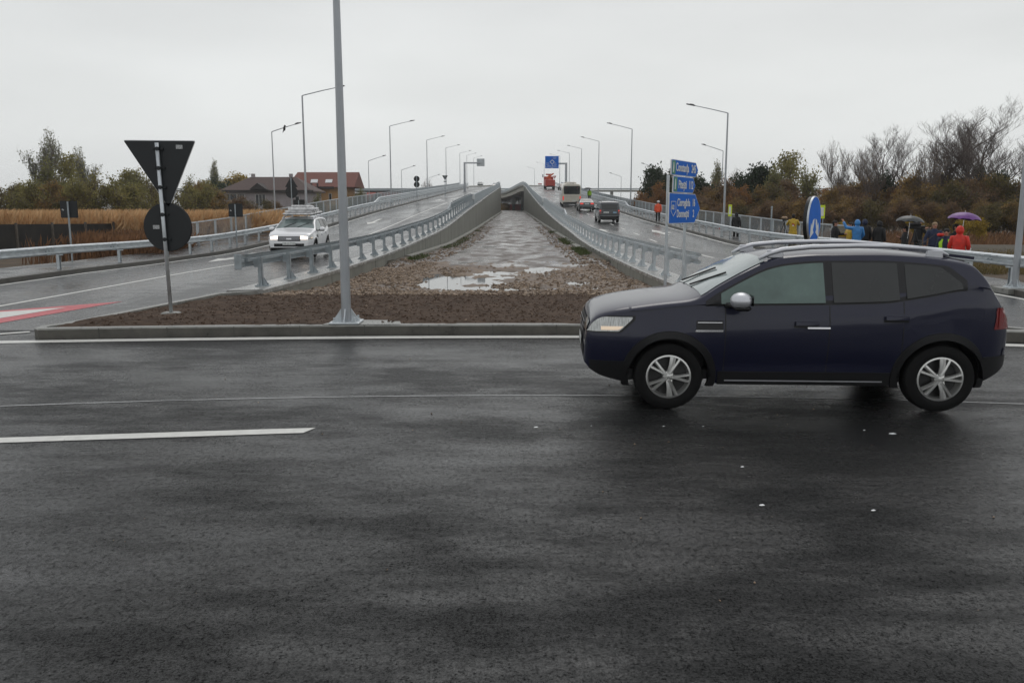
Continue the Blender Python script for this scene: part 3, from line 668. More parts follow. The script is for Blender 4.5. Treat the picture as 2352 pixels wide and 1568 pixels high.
# solid parapets on the upper part of the inner walls
for nm, xf, zz, Y0, lab in (('bridge_parapet', lambda Y: xLi(Y)-.3, zL, 84, 'tall steel parapet on the upper left median wall, starting at a white marker'), ('bridge_parapet', lambda Y: xRi(Y)+.3, zR, 109, 'tall steel parapet on the upper right median wall, starting at a white marker')):
    t = empty(nm, (0,0,0), label=lab, cat='parapet', group='steel parapets of the ramps')
    sg = -1 if zz is zL else 1
    strip('panel', lambda Y: [(xf(Y)+.03, zz(Y)+.19), (xf(Y)+.03, zz(Y)+.5), (xf(Y)+.06, zz(Y)+.55), (xf(Y)+.03, zz(Y)+.6), (xf(Y)+.03, zz(Y)+.9), (xf(Y)+.06, zz(Y)+.95), (xf(Y)+.06, zz(Y)+1.15), (xf(Y)-.04, zz(Y)+1.15), (xf(Y)-.04, zz(Y)+.19)], cut(Y0, 420), M['galvdull'], t, closed=True)
    b = MB(); b.rbox((xf(Y0), Y0-.12, zz(Y0)+.95), (.26, .18, .55), .03); b.build('end_marker', M['signwhite'], t)
    pm_ = MB().box((0, 0, .66), (.07, .07, .95)).mesh('post', M['galv'])
    for Y in fr(Y0+1, 235, 2.2)[:90]:
        o = bpy.data.objects.new('post', pm_); col.objects.link(o); o.parent = t; o.location = (xf(Y)-sg*.09, Y, zz(Y))
# ================================================================ pedestrian railings
def railing(label, xf, zf, Y0, Y1, bars_to=130):
    t = empty('pedestrian_railing', (0,0,0), label=label, cat='railing', group='pedestrian railings')
    Ys = cut(Y0, Y1)
    sq = lambda x, z, w_, h_: [(x-w_/2, z-h_/2), (x-w_/2, z+h_/2), (x+w_/2, z+h_/2), (x+w_/2, z-h_/2)]
    strip('top_rail', lambda Y: sq(xf(Y), zf(Y)+1.1, .06, .06), Ys, M['galv'], t, closed=True)
    strip('bottom_rail', lambda Y: sq(xf(Y), zf(Y)+.14, .04, .04), Ys, M['galvdull'], t, closed=True)
    me = MB().box((0, 0, .54), (.06, .05, 1.07)).box((0, .16, .54), (.06, .05, 1.07)).mesh('post', M['galv'])
    for Y in fr(Y0+.1, Y1-.1, 2.3)[:95]:
        o = bpy.data.objects.new('post', me); col.objects.link(o); o.parent = t; o.location = (xf(Y), Y, zf(Y))
    b = MB()
    for Y in fr(Y0+.2, bars_to, .13): b.box((xf(Y), Y, zf(Y)+.62), (.014, .014, .92))
    b.build('bars', M['galvdull'], t, fix=False)
    if bars_to < Y1: strip('mesh_infill', lambda Y: [(xf(Y)-.005, zf(Y)+.2), (xf(Y)-.005, zf(Y)+1.05), (xf(Y)+.005, zf(Y)+1.05), (xf(Y)+.005, zf(Y)+.2)], cut(bars_to, Y1), M['galvdull'], t, closed=True)
    return t
railing('grey pedestrian railing along the outside of the left ramp, before the houses', lambda Y: xLo(Y)-.4-wL(Y), lambda Y: zl(Y, xLo(Y))+.13, 39.5, 235)
railing('grey pedestrian railing along the outside of the right ramp, before the brown wood', lambda Y: xRo(Y)+.4+wR(Y), lambda Y: zr(Y, xRo(Y))+.13, 38.5, 235)
# ================================================================ bridge beyond the walls
for sd, xi, xo, lab in ((-1, xLi, xLo, 'left'), (1, xRi, xRo, 'right')):
    zz = zL if sd < 0 else zR
    t = empty('bridge', (0,0,0), label='concrete bridge carrying the %s carriageway over the crossing road' % lab, cat='bridge', group='road bridges at the head of the ramps')
    strip('deck', lambda Y: [(xi(Y)-sd*.05, zz(Y)-.35), (xi(Y)-sd*.05, zz(Y)+.2), (xi(Y)+sd*.75, zz(Y)+.2), (xo(Y)+sd*2.2, zz(Y)-.1), (xo(Y)+sd*2.2, zz(Y)-.35)], cut(236, 420), M['conc'], t, closed=True)
    strip('girder', lambda Y: [(xi(Y)+sd*.35, zz(Y)-1.65), (xi(Y)+sd*.35, zz(Y)-.352), (xo(Y)+sd*1.2, zz(Y)-.352), (xo(Y)+sd*1.2, zz(Y)-1.65)], cut(238, 420), M['bus'] if 0 else mat('girder_concrete', (.55, .53, .45), .7, var=.15), t, closed=True)
    for Y in (262, 296):
        z = zz(Y)-1.65; x0 = xi(Y)+sd*.5; x1 = xo(Y)+sd*1.0
        pr_ = MB().box(((x0+x1)/2, Y, z-.55), (abs(x1-x0), 1.6, 1.08)).build('pier_cap', M['concdark'], t)
        for q in (.08, .5, .9):
            MB().rbox((x0+(x1-x0)*q, Y, (z-1.1)/2+.2), (.95, .95, z-1.1+2.6), .12).build('pier_column', M['concdark'], pr_)
    MB().box(((xi(237)+xo(237))/2+sd*1.2, 237.3, 3.5), (abs(xo(237)-xi(237))+2, .8, 9.2)).build('abutment', M['conc'], t)
t = empty('overpass', (0,0,0), label='long grey motorway overpass crossing the skyline far behind the ramps', cat='bridge')
MB().box((0, 470, 13.1), (420, 9, .9)).build('deck', M['conc'], t); MB().box((0, 465, 14.1), (420, .3, .7)).build('parapet', M['galvdull'], t)
pb = MB().box((0, 0, 0), (1.6, 1.6, 13.6)).mesh('pier', M['conc'])
for x in range(-200, 201, 32):
    o = bpy.data.objects.new('pier', pb); col.objects.link(o); o.parent = t; o.location = (x, 470, 5.9)
# ================================================================ car builder (x from nose to tail, near side -y)
def sm(a, b, x): t = min(1, max(0, (x-a)/(b-a))); return t*t*(3-2*t)
class Car:
    def __init__(s, L, Wd, top, bot, belt, xa, rw, xw0, crown=.06, tumble=.42, roofw=None, nose=.26, tail=.18, nl=.55, tl=.42, belt_in=.03, arch=.40, flare=.02, haunch=.0):
        s.L, s.W, s.top, s.bot, s.belt = L, Wd, interp(top), interp(bot), interp(belt)
        s.xa, s.rw, s.crown, s.tumble, s.arch = xa, rw, crown, tumble, arch
        s.nose, s.tail, s.nl, s.tl, s.belt_in, s.flare, s.haunch = nose, tail, nl, tl, belt_in, flare, haunch; s.xw0 = xw0
    def plan(s, x):
        f = 1.
        if x < s.nl: f -= s.nose*(1-math.sqrt(max(0, 1-((s.nl-x)/s.nl)**2)))
        if x > s.L-s.tl: f -= s.tail*(1-math.sqrt(max(0, 1-((x-(s.L-s.tl))/s.tl)**2)))
        return f
    def zedge(s, x): return s.top(x)-s.crown
    def zb(s, x): return min(s.belt(x), s.zedge(x))
    def w(s, x, z):
        b = s.belt(x); hw = s.W/2
        if z <= b:
            t = (z-.28)/max(.1, b-.28)
            zc = b-.24
            y = hw-(.012+s.belt_in)*max(0, (z-zc)/.24)**1.15 if z > zc else hw-.075*((zc-z)/max(.1, zc-.28))**1.6
            if z > zc: y -= .004
            y += s.haunch*math.exp(-((z-(b-.16))/.05)**2)*sm(.4, .7, x/s.L)
            for a in s.xa: y += s.flare*math.exp(-(((x-a)/.42)**2+((z-s.rw-.30)/.20)**2)*1.4)
            y -= .014*math.exp(-((z-.47)/.05)**2)*sm(s.xa[0]+.45, s.xa[0]+.6, x)*(1-sm(s.xa[1]-.6, s.xa[1]-.45, x))
            pass
        else: y = hw-s.belt_in-(z-b)*s.tumble
        return y*s.plan(x)
    def zbot(s, x, arch=True):
        z = s.bot(x)
        if arch:
            for a in s.xa:
                d = abs(x-a)
                if d < s.arch: z = max(z, s.rw+math.sqrt(s.arch**2-d*d)*.99)
        return z
    def topz(s, x, y):
        we = s.w(x, s.zedge(x)); q = min(1, abs(y)/max(we, .01)); return s.zedge(x)+s.crown*(1-q**2.6)**(1/2.2)
    def inside(s, x, y, z):
        return s.zbot(x, False) <= z <= s.topz(x, y) and abs(y) <= s.w(x, min(z, s.zedge(x)))
    def xfront(s, y, z):
        lo, hi = 0, 2.0
        if s.inside(0.0, y, z): return 0.0
        for k in range(200):
            x = k*.01
            if s.inside(x, y, z): hi = x; lo = x-.01; break
        for _ in range(10):
            m_ = (lo+hi)/2
            if s.inside(m_, y, z): hi = m_
            else: lo = m_
        return hi
    def xrear(s, y, z):
        if s.inside(s.L, y, z): return s.L
        lo, hi = s.L, s.L
        for k in range(200):
            x = s.L-k*.01
            if s.inside(x, y, z): lo = x; hi = x+.01; break
        for _ in range(10):
            m_ = (lo+hi)/2
            if s.inside(m_, y, z): lo = m_
            else: hi = m_
        return lo
    def body(s, m, parent, n=90):
        st = set(s.L*i/n for i in range(n+1)); st |= {.015, .03, .06, s.L-.015, s.L-.04}
        for a in s.xa:
            for k in range(-12, 13): st.add(a+s.arch*math.sin(k/12*math.pi/2))
            st |= {a-s.arch-.004, a+s.arch+.004}
            st = {x for x in st if x <= a-s.arch-.003 or x >= a+s.arch+.003 or any(abs(x-(a+s.arch*math.sin(k/12*math.pi/2))) < 1e-6 for k in range(-12, 13))}
        st = sorted(st); N1, N2, N3 = 14, 7, 9; mb = MB(); K = N1+N2+N3
        for x in st:
            z0, zb_, ze, zt = s.zbot(x), s.zb(x), s.zedge(x), s.top(x)
            z0 = min(z0, zb_-.02); half = []
            for i in range(N1): z = z0+(zb_-z0)*i/N1; half.append((s.w(x, z), z))
            for i in range(N2): z = zb_+(ze-zb_)*i/N2; half.append((s.w(x, z), z))
            we = s.w(x, ze)
            for i in range(N3):
                q = 1-(i/(N3-1))**1.0 if 0 else math.cos(i/(N3-1)*math.pi/2); half.append((we*q, s.topz(x, we*q)))
            mb.v += [(x, -y, z) for y, z in half]+[(x, y, z) for y, z in half[-2::-1]]
        n_ = 2*K-1
        for i in range(len(st)-1):
            for k in range(n_-1): mb.f.append((i*n_+k, i*n_+k+1, (i+1)*n_+k+1, (i+1)*n_+k))
        mb.f.append(tuple(range(n_))); mb.f.append(tuple((len(st)-1)*n_+k for k in range(n_)))
        o = mb.build('body', m, parent, R(32))
        # dark underbody with wheel wells
        u = MB(); zf = s.bot(s.L/2)+.04
        u.box((s.L/2, 0, zf+.04), (s.L-.9, s.W-.30, .10)); 
        for a in s.xa: u.box((a, 0, s.rw+.16), (s.arch*1.95, s.W-.62, s.arch*1.25))
        for a in s.xa:
            for sd in (-1, 1):
                nn = 14; vs = []; 
                for k in range(nn+1):
                    t = math.pi*k/nn; vs += [(a+s.arch*1.02*math.cos(t), sd*(s.W/2-.30), s.rw+s.arch*1.02*math.sin(t)), (a+s.arch*1.02*math.cos(t), sd*(s.w(a, s.rw+.3)-.02), s.rw+s.arch*1.02*math.sin(t))]
                u.add(vs, [(k*2, k*2+2, k*2+3, k*2+1) for k in range(nn)])
        u.build('underbody', M['black'], parent)
        return o
    def side(s, name, m, parent, x0, x1, lo, hi, off=.006, nx=30, nz=5, sides=(-1, 1), smooth=True):
        o = None
        for sd in sides:
            b = MB(); cols = []
            for i in range(nx+1):
                x = x0+(x1-x0)*i/nx; a, c = lo(x), hi(x)
                if c < a: c = a
                for j in range(nz+1): z = a+(c-a)*j/nz; b.v.append((x, sd*(s.w(x, z)+off), z))
            n0 = len(b.v)
            for i in range(nx+1):
                x = x0+(x1-x0)*i/nx; a, c = lo(x), hi(x); c = max(a, c)
                for j in range(nz+1): z = a+(c-a)*j/nz; b.v.append((x, sd*(s.w(x, z)-.004), z))
            for i in range(nx):
                for j in range(nz): q = i*(nz+1)+j; b.f.append((q, q+1, q+nz+2, q+nz+1))
                for e in (0, nz): q = i*(nz+1)+e; b.f.append((q, q+nz+1, n0+q+nz+1, n0+q))
            for i in (0, nx):
                for j in range(nz): q = i*(nz+1)+j; b.f.append((q, q+1, n0+q+1, n0+q))
            o = b.build(name, m, parent, smooth and R(40), fix=False)
        return o
    def roofpatch(s, name, m, parent, x0, x1, q0, q1, off=.006, nx=14, ny=16, sh=0.):
        b = MB()
        for i in range(nx+1):
            for j in range(ny+1):
                q = q0+(q1-q0)*j/ny; x = x0+(x1-x0)*i/nx + sh*q*q
                y = s.w(x, s.zedge(x))*q; b.v.append((x, y, s.topz(x, y)+off))
        for i in range(nx):
            for j in range(ny): k = i*(ny+1)+j; b.f.append((k, k+1, k+ny+2, k+ny+1))
        return b.build(name, m, parent, True, fix=False)
    def endpatch(s, name, m, parent, y0, y1, z0, z1, off=.008, rear=False, ny=10, nz=4, zf=None):
        b = MB()
        for i in range(ny+1):
            for j in range(nz+1):
                y = y0+(y1-y0)*i/ny; a, c = (z0, z1) if not zf else zf(y); z = a+(c-a)*j/nz
                x = s.xrear(y, z)+off if rear else s.xfront(y, z)-off; b.v.append((x, y, z))
        for i in range(ny):
            for j in range(nz): k = i*(nz+1)+j; b.f.append((k, k+1, k+nz+2, k+nz+1))
        return b.build(name, m, parent, R(40), fix=False)
    def wheels(s, parent, rim='rim', spokes=5, detail=True, cover=False, r=None, rr=.225, wt=.21):
        r = r or s.rw; out = []
        for a in s.xa:
            for sd in (-1, 1):
                wo = empty('wheel', (a, sd*(s.W/2-.115), s.rw)); wo.parent = parent
                prof = [(rr*.98, -wt/2+.015), (rr+.02, -wt/2), (r-.05, -wt/2), (r-.012, -wt/2+.02), (r, -wt/2+.05), (r, wt/2-.05), (r-.012, wt/2-.02), (r-.05, wt/2), (rr+.02, wt/2), (rr*.98, wt/2-.015)]
                MB().lathe(prof, 40, 'y').build('tyre', M['rubber'], wo, R(40))
                y = sd*(wt/2-.03)
                b = MB(); b.lathe([(rr, y+sd*.018), (rr-.016, y+sd*.022), (rr-.028, y-sd*.01), (rr-.035, y-sd*.10)], 36, 'y')
                for k in range(spokes):
                    for dk in ((-.17, .17) if detail else (0,)):
                        t = 2*math.pi*k/spokes+.35+a; t2 = t+dk
                        p0 = Vector((math.cos(t)*.035, y+sd*.004, math.sin(t)*.035)); p1 = Vector((math.cos(t2)*(rr-.02), y+sd*.010, math.sin(t2)*(rr-.02)))
                        b.tube([p0, (p0+p1)/2+Vector((0, sd*.012, 0)), p1], [.036, .030, .034] if detail else .03, 6, flat=.55)
                b.lathe([(0, y+sd*.022), (.03, y+sd*.022), (.055, y+sd*.006), (.06, y-sd*.05)], 18, 'y')
                b.build('rim', M[rim], wo, R(35))
                MB().lathe([(0, y-sd*.055), (rr-.03, y-sd*.06)], 24, 'y').build('brake_disc', M['rimdark'], wo)
                out.append(wo)
        return out
def grp(o, **k):
    for a, b in k.items(): o[a] = b
# ---------------------------------------------------------------- the dark blue SUV
def suv(paint, nm, hero=True):
    top = [(0,.66),(.015,.80),(.04,.90),(.08,.965),(.15,1.015),(.35,1.07),(.75,1.13),(1.04,1.165),(1.12,1.19),(1.33,1.315),(1.59,1.455),(1.83,1.56),(2.02,1.60),(2.35,1.625),(2.9,1.628),(3.3,1.605),(3.6,1.57),(3.78,1.53),(3.88,1.44),(3.98,1.30),(4.08,1.14),(4.15,1.02),(4.21,.86),(4.25,.66)]
    bot = [(0,.46),(.06,.40),(.2,.33),(.45,.28),(.9,.27),(3.5,.27),(3.92,.30),(4.12,.38),(4.25,.48)]
    belt = [(0,1.0),(.5,1.02),(1.05,1.075),(1.2,1.08),(2.2,1.095),(2.9,1.115),(3.3,1.175),(3.7,1.245),(3.9,1.25),(4.34,1.22)]
    c = Car(4.25, 1.80, top, bot, belt, (.84, 3.50), .345, 0, crown=.07, tumble=.40, arch=.405, haunch=.015, nose=.20, nl=.50, tail=.36, tl=.85)
    t = empty(nm, (0,0,0)); c.body(paint, t, 110)
    bz = lambda x: c.belt(x)+.012
    def wtop(x): return min(1.515-.012*max(0, x-2.6)**2*3, c.zedge(x)-.055)
    fglass = M['glass_front'] if hero else M['glass_shield2']
    # black daylight opening, then the panes
    c.side('window_surround', M['black'], t, 1.19, 3.71, lambda x: bz(x)-.022, lambda x: min(wtop(x)+.02, 1.555-(x-3.44)*.80 if x > 3.44 else 9), .003, 60, 4)
    c.side('front_side_window', fglass, t, 1.34, 2.35, bz, wtop, .007, 24, 5)
    c.side('rear_side_window', M['glass'], t, 2.43, 3.06, bz, wtop, .007, 20, 5)
    c.side('quarter_window', M['glass'], t, 3.13, 3.66, bz, lambda x: min(wtop(x), 1.525-(x-3.40)*.85 if x > 3.40 else 9), .007, 16, 5)
    c.roofpatch('windscreen', M['glass_shield'] if hero else M['glass_shield2'], t, 1.15, 1.79, -.93, .93, .006, 12, 18)
    c.roofpatch('rear_window', M['glass'], t, 3.86, 4.05, -.85, .85, .006)
    # mouldings
    for a in c.xa:
        for sd in (-1, 1):
            b = MB(); nn = 30
            for k in range(nn+1):
                q = math.pi*(-.10+1.20*k/nn)
                for rr_, of in ((c.arch-.006, -.05), (c.arch-.004, .016), (c.arch+.065, .014), (c.arch+.072, -.004)):
                    x = a+rr_*math.cos(q); z = c.rw+rr_*math.sin(q); z = max(z, .24)
                    x = min(c.L-.02, max(.02, x)); b.v.append((x, sd*(c.w(x, z)+of), z))
            for k in range(nn):
                for j in range(3): q = k*4+j; b.f.append((q, q+1, q+5, q+4))
            b.build('wheel_arch_trim', M['black'], t, R(50), fix=False)
    c.side('sill_trim', M['black'], t, 1.33, 3.02, lambda x: .262, lambda x: .40, .014, 20, 3)
    c.side('sill_strip', M['silver'], t, 1.40, 2.95, lambda x: .300, lambda x: .312, .019, 8, 1)
    c.side('bumper_trim', M['black'], t, .05, .42, lambda x: c.bot(x)-.0, lambda x: .50, .012, 12, 3)
    c.side('bumper_trim', M['black'], t, 3.93, 4.23, lambda x: c.bot(x), lambda x: .56, .012, 12, 3)
    # door gaps, handles, ornament, lamps
    for x in (1.38, 2.39, 3.10):
        c.side('door_gap', M['black'], t, x, x+.010, lambda q: .40, lambda q: c.belt(q)-.02, .0012, 1, 14)
    for x, z in ((2.18, .905), (3.04, .965)):
        c.side('door_handle', paint, t, x-.12, x+.10, lambda q: z-.018, lambda q: z+.018, .038, 8, 2)
        c.side('handle_recess', M['black'], t, x-.13, x+.11, lambda q: z-.045, lambda q: z-.020, .003, 6, 1)
    c.side('badge', M['chrome'], t, 2.18, 2.40, lambda q: .852, lambda q: .868, .008, 6, 1)
    c.side('vent_ornament', M['black'], t, 1.10, 1.36, lambda x: .835, lambda x: .925, .007, 8, 2)
    c.side('vent_chrome', M['chrome'], t, 1.09, 1.36, lambda x: .815, lambda x: .835, .012, 8, 1)
    c.side('vent_chrome', M['chrome'], t, 1.11, 1.35, lambda x: .905, lambda x: .911, .012, 8, 1)
    hl = lambda x: .805+.02*max(0, (x-.1))
    hh = lambda x: min(c.zedge(x)-.004, .955+.02*x, .955)
    c.side('headlight_bezel', M['black'], t, .012, .50, lambda x: hl(x)-.012+max(0, x-.36)*.9, lambda x: min(hh(x)+.012, c.zedge(x)-.002), .004, 20, 3)
    hd = c.side('headlight', M['lamp_lens'], t, .02, .47, lambda x: hl(x)+max(0, x-.34)*.95, hh, .010, 20, 4)
    c.side('dipped_beam', M['lamp_warm'], t, .16, .38, lambda x: hl(x)+.015+max(0, x-.34)*.9, lambda x: hl(x)+.052, .014, 8, 2)
    c.endpatch('headlight', M['lamp_lens'] if hero else M['lamp_on'], t, .46, .74, .80, .93, .010, zf=lambda y: (.80, min(.93, c.topz(.06, y)-.01)))
    c.endpatch('headlight', M['lamp_lens'] if hero else M['lamp_on'], t, -.74, -.46, .80, .93, .010, zf=lambda y: (.80, min(.93, c.topz(.06, y)-.01)))
    c.endpatch('grille', M['black'], t, -.45, .45, .72, .90, .010)
    for z in (.755, .80, .845):
        c.endpatch('grille_bar', M['silver'], t, -.43, .43, z, z+.012, .018, nz=1)
    c.endpatch('grille_badge', M['chrome'], t, -.10, .10, .785, .835, .026, nz=2)
    c.endpatch('lower_grille', M['black'], t, -.60, .60, .50, .62, .010)
    c.endpatch('number_plate', M['plate'], t, -.26, .26, .565, .675, .018)
    c.endpatch('rear_bumper', M['black'], t, -.7, .7, .48, .64, .012, True)
    for sd in (-1, 1):
        c.endpatch('tail_light', M['tail'], t, sd*.50, sd*.80, .84, 1.06, .016, True, nz=5)
        c.side('tail_light', M['tail'], t, 4.06, 4.21, lambda x: .86, lambda x: min(1.06, c.zedge(x)-.02), .014, 8, 4, sides=(sd,))
        # roof rail: satin bar rising from the roof on three feet
        y = .635; rl = empty('roof_rail', (0,0,0)); rl.parent = t
        b = MB(); xs_ = [1.74, 1.84, 1.97, 2.25, 2.7, 3.05, 3.35, 3.5, 3.6]; zs_ = [1.545, 1.60, 1.64, 1.668, 1.68, 1.675, 1.655, 1.63, 1.585]
        b.tube([(x, sd*(y-.01*(x-1.9)), z-.012) for x, z in zip(xs_, zs_)], [.022, .032, .034, .033, .031, .030, .029, .026, .018], 8, flat=.8)
        b.build('bar', M['silver'], rl, True)
        b = MB()
        for x in (1.90, 3.46): MB().rbox((x, sd*(y-.005), 1.585), (.16, .04, .09), .012).build('foot', M['silver'], rl)
        # door mirror
        mo = empty('door_mirror', (0,0,0)); mo.parent = t
        b = MB(); vs = []
        b.ball((1.49, sd*1.045, 1.145), (.105, .125, .085), 14, 9); b.build('mirror_cap', M['silver'] if hero else paint, mo, True)
        b = MB(); b.tube([(1.41, sd*.86, 1.08), (1.46, sd*.96, 1.085)], [.05, .04], 8, flat=.6); b.rbox((1.50, sd*1.04, 1.075), (.15, .2, .05), .02); b.build('mirror_arm', M['black'], mo)
        MB().add([(1.59, sd*.95, 1.09), (1.59, sd*1.14, 1.10), (1.593, sd*1.13, 1.2), (1.593, sd*.96, 1.2)], [(0,1,2,3)]).build('mirror_glass', M['glass'], mo)
    b = MB(); b.tube([(1.55, -.2, 1.63-.28), (1.38, .35, 1.27)], .008, 5); b.build('wiper', M['black'], t) if not hero else None
    b = MB()
    for y in (-.1, .45): b.tube([(1.15, y, 1.225), (1.44, y-.42, c.topz(1.44, y-.42)+.022)], .010, 5)
    b.build('wiper', M['black'], t)
    b = MB(); b.box((3.74, 0, 1.56), (.30, 1.1, .03), (0, .12, 0)); b.build('spoiler', paint, t, R(30))
    b = MB(); b.tube([(3.55, 0, 1.61), (3.75, 0, 1.78)], [.008, .003], 5); b.build('aerial', M['black'], t)
    c.wheels(t, 'rim', 5)
    return t, c
hero, hc = suv(M['navy'], 'suv_car', True)
ang = math.atan2(-.13, 2.61)
# body centred so that the near wheels stand on the two measured contact points
fx, fy = 1.525, 7.86
def place_car(t, c, fx, fy, z, ang, pitch=0, near=-1):
    # put the point (front axle, near side) at (fx, fy)
    v = Matrix.Rotation(ang, 3, 'Z') @ Vector((c.xa[0]*.975, near*c.W/2*.97*.975, 0)); t.location = (fx-v.x, fy-v.y, z); t.rotation_euler = (0, pitch, ang)
hero.scale = (.97, .97, .95)
place_car(hero, hc, fx, fy, .004, ang)
tag(hero, 'dark navy blue SUV with silver roof rails driving past close to the camera', 'car')
# ---------------------------------------------------------------- white SUV coming down the left ramp
ws, wc = suv(M['white_paint'], 'suv_car', False)
tag(ws, 'white SUV with lit headlights and a wrapped load on its roof', 'car')
Yw = 33.4; Xw = -8.98; wa = R(91.5)     # nose towards the camera
pitchw = -.02
v_ = Matrix.Rotation(wa, 3, 'Z') @ Vector((0, 0, 0)); ws.location = (Xw, Yw, zl(Yw+1, Xw)+.01); ws.rotation_euler = (0, pitchw*1.2, wa)
def on_white(o): o.location = ws.location; o.rotation_euler = ws.rotation_euler
b = MB()
for k, (dx, dy, L_, W_, h0, H_) in enumerate(((0, 0, 2.2, 1.25, 1.74, .07), (.1, .03, 2.0, 1.15, 1.815, .07), (-.05, -.05, 1.7, 1.05, 1.89, .11), (.05, 0, 1.4, .8, 2.0, .09))):
    b.rbox((2.75+dx, dy, h0+H_/2), (L_, W_, H_), .03, (0, .02*(k-1), .03*k))
rl = empty('roof_load', (0,0,0), label='stack of white and grey wrapped bundles tied on the roof of the white car', cat='luggage')
b.build('bundle', mat('wrapped_foil', (.66, .66, .66), .35, var=.35, scale=5, bump=1, bscale=6), rl)
b = MB()
for x in (2.15, 2.6, 3.3): b.tube([(x, -.62, 1.68), (x, -.60, 1.90), (x, 0, 2.11), (x, .60, 1.90), (x, .62, 1.68)], .012, 5)
b.build('strap', M['black'], rl); b = MB()
for x in (2.0, 3.3): b.rbox((x, 0, 1.72), (.06, 1.3, .035), .01)
b.build('roof_bar', M['black'], rl); on_white(rl)
# ---------------------------------------------------------------- grey van, dark saloon
def van():
    top = [(0,.66),(.02,.85),(.08,.98),(.3,1.05),(.8,1.14),(1.05,1.2),(1.5,1.5),(1.85,1.72),(2.1,1.79),(2.6,1.83),(3.6,1.83),(4.25,1.80),(4.33,1.70),(4.38,1.45),(4.42,1.1),(4.44,.7)]
    bot = [(0,.35),(.3,.25),(4.1,.25),(4.44,.34)]; belt = [(0,1.0),(1.2,1.12),(2.2,1.14),(4.44,1.15)]
    c = Car(4.44, 1.80, top, bot, belt, (.88, 3.58), .33, 0, crown=.05, tumble=.16, arch=.37, tail=.06, tl=.25, nose=.24)
    t = empty('van', (0,0,0)); c.body(M['grey_paint'], t, 60)
    wt = lambda x: min(1.66, c.zedge(x)-.07)
    c.side('side_window', M['glass'], t, 1.45, 2.35, lambda x: c.belt(x)+.02, wt, .006, 14, 3); c.side('side_window', M['glass'], t, 2.48, 3.35, lambda x: c.belt(x)+.02, wt, .006, 12, 3); c.side('side_window', M['glass'], t, 3.48, 4.22, lambda x: c.belt(x)+.02, wt, .006, 12, 3)
    c.endpatch('rear_window', M['glass'], t, -.66, .66, 1.16, 1.60, .012, True)
    c.endpatch('rear_wiper', M['black'], t, -.3, .05, 1.17, 1.19, .03, True, nz=1)
    c.endpatch('number_plate', M['plate'], t, -.52, -.06, .87, .98, .02, True); c.endpatch('door_panel_trim', mat('pale_blue_sticker', (.25, .42, .55), .5), t, .30, .60, .86, .97, .018, True)
    c.endpatch('bumper', M['black'], t, -.84, .84, .34, .62, .03, True)
    c.endpatch('bumper_strip', M['silver'], t, -.84, .84, .62, .635, .035, True, nz=1)
    for sd in (-1, 1):
        c.endpatch('tail_light', M['tail'], t, sd*.72, sd*.865, .80, 1.18, .016, True)
        c.endpatch('brake_light', M['tail_on'], t, sd*.73, sd*.86, 1.03, 1.10, .024, True, nz=1)
        b = MB(); b.ball((1.52, sd*1.03, 1.16), (.09, .13, .11), 10, 6); b.tube([(1.5, sd*.85, 1.12), (1.52, sd*1.0, 1.13)], .03, 6); b.build('door_mirror', M['black'], t, True)
        b = MB(); b.tube([(1.9, sd*.66, 1.80), (2.0, sd*.66, 1.86), (3.9, sd*.66, 1.87), (4.0, sd*.66, 1.81)], .018, 6); b.build('roof_rail', M['black'], t)
    MB().add([(4.445, .0, 1.0)], []) 
    c.wheels(t, 'rim', 5, False, rr=.2); return t, c
def saloon():
    top = [(0,.58),(.03,.72),(.15,.82),(.7,.93),(1.3,.99),(1.7,1.2),(2.1,1.39),(2.6,1.44),(3.0,1.43),(3.5,1.32),(3.95,1.12),(4.1,1.07),(4.55,1.06),(4.62,1.02),(4.66,.8),(4.68,.6)]
    bot = [(0,.3),(.3,.22),(4.3,.22),(4.68,.34)]; belt = [(0,.8),(1.2,.90),(3.0,.97),(4.0,1.0),(4.68,1.0)]
    c = Car(4.68, 1.82, top, bot, belt, (.85, 3.66), .33, 0, crown=.05, tumble=.62, arch=.36, tail=.12, tl=.4)
    t = empty('saloon_car', (0,0,0)); c.body(M['dark_paint'], t, 60)
    c.side('side_window', M['glass'], t, 1.75, 2.65, lambda x: c.belt(x)+.02, lambda x: c.zedge(x)-.05, .006, 14, 3); c.side('side_window', M['glass'], t, 2.73, 3.65, lambda x: c.belt(x)+.02, lambda x: c.zedge(x)-.05, .006, 14, 3)
    c.roofpatch('rear_window', M['glass'], t, 3.25, 3.93, -.85, .85, .008)
    c.roofpatch('windscreen', M['glass_shield2'], t, 1.45, 2.05, -.9, .9, .008)
    c.endpatch('number_plate', M['plate'], t, -.26, .26, .82, .93, .02, True); c.endpatch('bumper_trim', M['black'], t, -.7, .7, .36, .46, .02, True)
    for sd in (-1, 1):
        c.endpatch('tail_light', M['tail_on'], t, sd*.42, sd*.78, .82, .97, .016, True, ny=8); c.endpatch('exhaust', M['chrome'], t, sd*.5, sd*.6, .34, .40, .03, True, nz=1)
        b = MB(); b.ball((1.85, sd*1.0, 1.0), (.08, .12, .07), 10, 6); b.build('door_mirror', M['dark_paint'], t, True)
    c.wheels(t, 'rim', 5, False, rr=.22); return t, c
def put_rear(t, L_, X, Y, zf, ang=R(-90)):
    # tail at (X, Y), nose further away, following the slope
    z0, z1 = zf(X, Y), zf(X, Y+4); sl = math.atan2(z1-z0, 4)
    d = Vector((0, 1, 0)); t.rotation_mode = 'XYZ'
    t.rotation_euler = (0, sl, ang); t.location = (X, Y+L_*math.cos(sl), z0+L_*math.sin(sl)+.01)
vn_, vc_ = van(); tag(vn_, 'dark grey compact van with red tail lights climbing the right ramp', 'van')
q = at(1398, 515, 72); put_rear(vn_, 4.44, q.x, 71.5, zfr)
